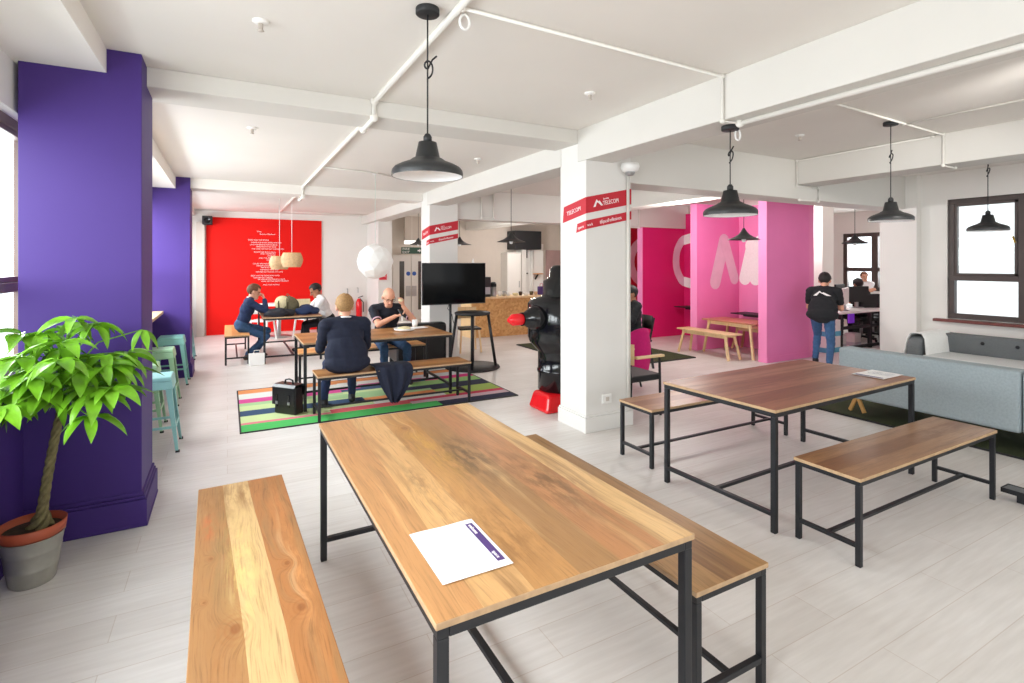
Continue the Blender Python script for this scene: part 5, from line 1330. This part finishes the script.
    fold = .004*(np.sin(co[:, 2]*46+co[:, 0]*30+np.sin(co[:, 1]*25)*2)*np.sin(co[:, 0]*21-co[:, 2]*33+co[:, 1]*27))
    vm = np.zeros(nv_, np.float32)
    for i, pl_ in enumerate(me.polygons):
        if idx[i] in (1, 2): 
            for v in pl_.vertices: vm[v] = 1
    nr = np.empty(nv_*3, np.float32); me.vertices.foreach_get('normal', nr); nr = nr.reshape(-1, 3)
    co = co+nr*(fold*vm)[:, None]
    if not sit or True: co[:, 2] = np.maximum(co[:, 2], .002)
    me.vertices.foreach_set('co', co.reshape(-1)); me.update()
    body = bpy.data.objects.new('body', me); COL.objects.link(body); body.parent = root
    for (c0, dr) in trims:
        q = Vector((0, 0, 1)).rotation_difference(dr)
        MB().tube([c0+q @ Vector((.06*math.cos(2*PI*i/18), .06*math.sin(2*PI*i/18), 0)) for i in range(18)], .009, 6, closed=True).build('sleeve_trim', M['slat'] if False else M['letterpink'], root)
    # face details and hair
    for s in (-1, 1):
        MB().ell(H(s*.031, .079, .008), (.012*hs, .009*hs, .0075*hs), hq, seg=10, rings=8).build('eye', M['eye'], root, smooth=True)
    MB().ell(H(0, .084, -.058), (.024*hs, .008*hs, .007*hs), hq, seg=12, rings=8).build('mouth', M['lip'], root, smooth=True)
    if hair:
        hm, length = hair
        b = MB(); b.ell((0, 0, 0), (1, 1, 1), seg=36, rings=24); dele = []
        for v in b.bm.verts:
            x, y, z = v.co; v.co = Vector((x*.081, y*.102-.008, z*.093+.038))
        for f in b.bm.faces:
            c = f.calc_center_median()
            if (c.y > .035 and c.z < .075+.02*abs(c.x)/.08) or (c.y > -.03 and c.z < .02) or c.z < -.045*length or (c.y > .0 and c.z < .04 and abs(c.x) < .07): dele.append(f)
        bmesh.ops.delete(b.bm, geom=dele, context='FACES')
        rnd = random.Random(4)
        for v in b.bm.verts:
            v.co *= 1+.02*math.sin(v.co.x*190+v.co.z*120)+rnd.uniform(-.015, .02)
            v.co = H(*v.co)
        ho = b.build('hair', M[hm], root, smooth=True); so = ho.modifiers.new('solid', 'SOLIDIFY'); so.thickness = .014; so.offset = 0; su = ho.modifiers.new('sub', 'SUBSURF'); su.levels = 1; su.render_levels = 1
    if glasses:
        b = MB()
        for s in (-1, 1):
            b.tube([H(s*.034+.024*math.cos(a), .098, .008+.017*math.sin(a)) for a in [2*PI*i/16 for i in range(16)]], .0025, 6, closed=True)
            b.tube([H(s*.058, .095, .012), H(s*.078, .04, .012), H(s*.08, -.01, .01)], .0025, 6)
        b.tube([H(-.01, .1, .012), H(.01, .1, .012)], .0025, 6)
        b.build('spectacles', M['black'], root)
    if top in ('blazer', 'collar'):
        b = MB(); n = 20
        pts = [neck+nv*.02+(hr*.066*math.cos(2*PI*i/n)+Vector((0, math.cos(lean), -math.sin(lean)))*.068*math.sin(2*PI*i/n)) for i in range(n)]
        b.tube(pts, .009, 8, closed=True); b.build('shirt_collar', M['whiteshirt'], root)
    root['_'] = 0; del root['_']
    return root, H
UP = (0, 0, 1); DN = (0, 0, -1); FW = (0, 1, 0)
# man in navy blazer, back to the camera, elbows on the amber table
person('man in navy blazer seated with back to camera on the near rug bench', (1.14, 5.88, 0), 0, .58, .20, (.25, -.1),
       {'L': ((-.2, .4, .805), (-.3, -.8, -1), (.3, 1, .1), DN, .5), 'R': ((.2, .4, .805), (.3, -.8, -1), (-.3, 1, .1), DN, .5)},
       {'L': ((-.16, .46, .012), (0, 1, 1), FW), 'R': ((.17, .56, .012), (.1, 1, 1), (.2, 1, 0))},
       ['skin', 'navy', 'navysweater', 'black', 'navy'], ('blond', 1.2), 'blazer', tail=True, wide=1.16, headscale=1.14)
# bald man facing the camera, eating and reading his phone
rB, HB_ = person('bald man in dark polo shirt and spectacles, eating and looking at phone', (2.0, 7.5, 0), PI, .60, .24, (.5, .05),
       {'R': ((-.05, .33, .93), (1, .2, -.8), (-1, .25, .15), (0, -.2, 1), .9), 'L': ((-.17, .30, 1.06), (-.8, .7, -1), (.1, -.1, 1), (.7, -.6, 0), 1.0)},
       {'L': ((-.2, .4, .0), (-.2, 1, 1), FW), 'R': ((.13, .42, .0), (.1, 1, 1), FW)},
       ['skin', 'polo', 'denim', 'black', 'magenta'], None, 'polo', glasses=True, wide=1.08, headscale=1.1)
ph = thing('phone', 'black phone held in the hand of the bald man', 'phone', (2.135, 7.145, .98), R(20)); o = MB().bb((-.035, -.07, -.005), (.035, .07, .005)).build('phone_case', M['gloss'], ph, bevel=.004); ph.rotation_euler = (R(40), 0, R(15))
tag(MB().ell((0, 0, 0), (.035, .03, .03), seg=14, rings=10).build('sandwich_piece', M['cream'], loc=(2.135, 7.2, 1.14)), 'small bite of food held up in the left hand of the bald man', 'food')
# man in navy knit at the far table
person('man in navy knit jumper seated side-on with hand to his chin', (.21, 10.2, 0), R(-90), .585, .34, (.28, 0),
       {'L': ((-.12, .50, .805), (-1, .2, -.6), (.5, 1, 0), DN, .4), 'R': ((.06, .36, 1.03), (.7, 1, -1), (-.1, -.25, 1), (0, -1, -.1), 1.3)},
       {'L': ((-.1, .24, 0), (0, 1, .6), FW), 'R': ((.1, .1, .0), (0, 1, .6), FW)},
       ['skin', 'navysweater', 'denim', 'brownshoe', 'navy'], ('brownhair', .9), 'collar', voxel=.008)
# man in white shirt opposite
person('man in white shirt at the far table bending over papers', (1.72, 10.55, 0), R(90), .585, .42, (.5, 0),
       {'L': ((-.14, .48, .805), (-1, -.2, -.6), (.3, 1, 0), DN, .4), 'R': ((.12, .48, .805), (1, -.2, -.6), (-.3, 1, 0), DN, .4)},
       {'L': ((-.1, .42, 0), (0, 1, 1), FW), 'R': ((.1, .48, 0), (0, 1, 1), FW)},
       ['skin2', 'whiteshirt', 'darkpants', 'black', 'navy'], ('blackhair', .8), 'shirt', voxel=.008)
# walking man at the pink wall
rE, HE = person('man in black tee and jeans leaning forward beside the pink wall', (8.44, 5.04, 0), R(-66), .82, .46, (.35, 0),
       {'L': ((-.17, .5, .95), (-.3, -.5, -1), (.2, 1, -.2), DN, .5), 'R': ((.17, .48, .93), (.3, -.5, -1), (-.2, 1, -.2), DN, .5)},
       {'L': ((-.13, .22, 0), (0, 1, .2), FW), 'R': ((.12, -.24, 0), (0, 1, .2), FW)},
       ['skin', 'tee', 'jeans2', 'black', 'navy'], ('blackhair', 1.), 'tee', voxel=.009, sit=False, tail=True, wide=1.08)
b = MB(); lean = .42
mw = plane_mw((-.13, -.105*math.cos(lean)+.26*math.sin(lean)-.02, .86+.26*math.cos(lean)+.105*math.sin(lean)), (1, 0, 0), (0, math.sin(lean), math.cos(lean)))
b.prism([(0, 0), (.085, .085), (.12, .05), (.14, .06), (.25, 0), (.19, 0), (.125, .035), (.085, .055), (.05, 0)], 0, .003, xf=mw); b.build('printed_logo', M['letter'], rE)
# office people
person('man in white tee with folded arms standing by the office window', (13.95, 7.3, 0), R(120), .86, .0, (.05, .3),
       {'L': ((.12, .19, 1.15), (-1, .2, -.6), (1, .1, .2), (0, -1, 0), .5), 'R': ((-.12, .2, 1.12), (1, .2, -.6), (-1, .1, .2), (0, -1, 0), .5)},
       {'L': ((-.1, .02, 0), (0, 1, .1), FW), 'R': ((.1, .0, 0), (0, 1, .1), FW)},
       ['skin', 'whiteshirt', 'darkpants', 'black', 'navy'], ('brownhair', .8), 'tee', voxel=.011, scale=.9, sit=False)
person('person in dark top seated at office desk seen from behind', (12.0, 6.35, 0), R(-20), .59, .1, (.15, 0),
       {'L': ((-.15, .42, .78), (-1, -.3, -.6), (.2, 1, 0), DN, .4), 'R': ((.15, .42, .78), (1, -.3, -.6), (-.2, 1, 0), DN, .4)},
       {'L': ((-.12, .4, 0), (0, 1, 1), FW), 'R': ((.12, .4, 0), (0, 1, 1), FW)},
       ['skin2', 'tee', 'darkpants', 'black', 'navy'], ('blackhair', 1.), 'sweater', voxel=.011)
simple_chair('dark chair under the dark-haired person behind the magenta chair', (5.78, 6.48, 0), R(70), 'black', 'black', 'black')
person('dark-haired person in dark clothes seated behind the magenta chair', (5.78, 6.48, 0), R(70), .56, .1, (.2, 0),
       {'L': ((-.14, .36, .72), (-1, -.3, -.6), (.2, 1, 0), DN, .4), 'R': ((.14, .36, .72), (1, -.3, -.6), (-.2, 1, 0), DN, .4)},
       {'L': ((-.12, .42, 0.024), (0, 1, 1), FW), 'R': ((.12, .42, 0.024), (0, 1, 1), FW)},
       ['skin2', 'tee', 'darkpants', 'black', 'navy'], ('blackhair', 1.3), 'sweater', voxel=.011)
# ================================================================== LIGHT, SKY, CAMERA
w = bpy.data.worlds.new('overcast sky'); SC.world = w; w.use_nodes = True
nt = w.node_tree; bg = nt.nodes['Background']
sky = nt.nodes.new('ShaderNodeTexGradient'); tcw = nt.nodes.new('ShaderNodeTexCoord')
bg.inputs[0].default_value = (.93, .97, 1.0, 1); bg.inputs[1].default_value = 3.4
nt.nodes.remove(sky); nt.nodes.remove(tcw)
def area(name, loc, rot, sx, sy, power, col=(1, 1, 1)):
    l = bpy.data.lights.new(name, 'AREA'); l.shape = 'RECTANGLE'; l.size = sx; l.size_y = sy; l.energy = power; l.color = col
    o = bpy.data.objects.new(name, l); COL.objects.link(o); o.location = loc; o.rotation_euler = rot
    return o
DAY = (.96, .98, 1.0)
WARM = (1.0, .965, .92)
# daylight through each left-hand window bay (pointing +X into the room)
for (y0, y1, p) in ((-.2, 3.4, 430), (4.9, 8.7, 560), (9.6, 13.3, 440)):
    area('daylight_left', (-1.78, (y0+y1)/2, 2.15), (0, R(-60), 0), 1.5, y1-y0, p, DAY)
# right-hand window (pointing -X), office window and an added fill tilted upward behind the camera
area('daylight_right', (9.75, 1.6, 2.3), (0, R(62), 0), 1.5, 4.0, 25, DAY)
area('daylight_office', (14.95, 8.2, 1.9), (0, R(75), 0), 1.5, 2.4, 240, DAY)
area('fill_behind', (3.6, -3.4, 1.6), (R(122), 0, 0), 8.0, 1.7, 100, WARM)
# point lights added in mid-air, without fittings, as fill away from the windows
def bulb(name, loc, p, r=.12, col=WARM):
    l = bpy.data.lights.new(name, 'POINT'); l.energy = p; l.shadow_soft_size = r; l.color = col
    o = bpy.data.objects.new(name, l); COL.objects.link(o); o.location = loc
bulb('kitchen_fill', (5.6, 11.5, 2.3), 70); bulb('kitchen_fill', (7.6, 13.2, 2.2), 70); bulb('booth_fill', (6.6, 6.3, 2.35), 120); bulb('office_fill', (11.6, 7.5, 2.5), 90, col=(1, 1, 1))

sl = bpy.data.lights.new('pink_fill_spot', 'SPOT'); sl.energy = 190; sl.spot_size = R(75); sl.spot_blend = 1; sl.shadow_soft_size = .15; sl.color = WARM  # unseen spot added to brighten the pink booth front
so = bpy.data.objects.new('pink_fill_spot', sl); COL.objects.link(so); so.location = (4.6, 1.2, 2.9); so.rotation_euler = (Vector((8.3, 5.6, 1.5))-so.location).to_track_quat('-Z', 'Y').to_euler()
cam = bpy.data.cameras.new('camera'); co = bpy.data.objects.new('camera', cam); COL.objects.link(co)
cam.sensor_width = 36; cam.lens = 524/1024*36; cam.shift_y = -78.5/1024; cam.clip_start = .05
co.location = (0, 0, 1.669); co.rotation_euler = (R(90), 0, R(-28.5))
SC.camera = co
SC.view_settings.view_transform = 'Standard'; SC.view_settings.look = 'None'; SC.view_settings.exposure = -0.62
SC.cycles.max_bounces = 10; SC.cycles.diffuse_bounces = 6; SC.cycles.use_denoising = True
SC.cycles.sample_clamp_indirect = 6
# ================================================================== GROUPS OF REPEATS
GROUPS = {'metal_stool': 'metal stools along the window counter', 'veneer_lamp': 'veneer drum lamps over the far table', 'smoke_detector': 'ceiling detectors',
          'ceiling_conduit': 'white ceiling conduits', 'paper_sheet': 'printed sheets on tables', 'turf_mat': 'green turf mats', 'sofa': 'grey lounge sofas',
          'side_chair': 'side chairs', 'fire_extinguisher': 'red fire extinguishers', 'wall_hook': 'steel wall hooks', 'sign_band': 'red vinyl column bands',
          'folded_jacket': 'jackets on the far table', 'mug': 'mugs on the kitchen counter', 'bowl': 'bowls on the kitchen counter', 'jar': 'jars on the kitchen counter',
          'monitor': 'office monitors', 'carton': 'office cartons', 'office_chair': 'black office chairs', 'office_desk': 'office desks', 'wall_shelf': 'wall shelves',
          'cable_loop': 'white cable loops', 'wall_mural_letter': 'mural letters on the booths', 'person': 'people in the room'}
for o in list(SC.objects):
    if o.parent or 'label' not in o: continue
    k = o.name.split('.')[0]
    if k in GROUPS: o['group'] = GROUPS[k]
    elif k == 'pendant_lamp': o['group'] = 'black witch-hat pendants' if 'witch' in o['label'] else 'dark enamel pendants'
    elif k in ('bench', 'trestle_table'):
        booth = 'booth' in o['label']
        o['group'] = ('pale wooden booth furniture' if booth else ('steel framed benches' if k == 'bench' else 'steel framed tables'))
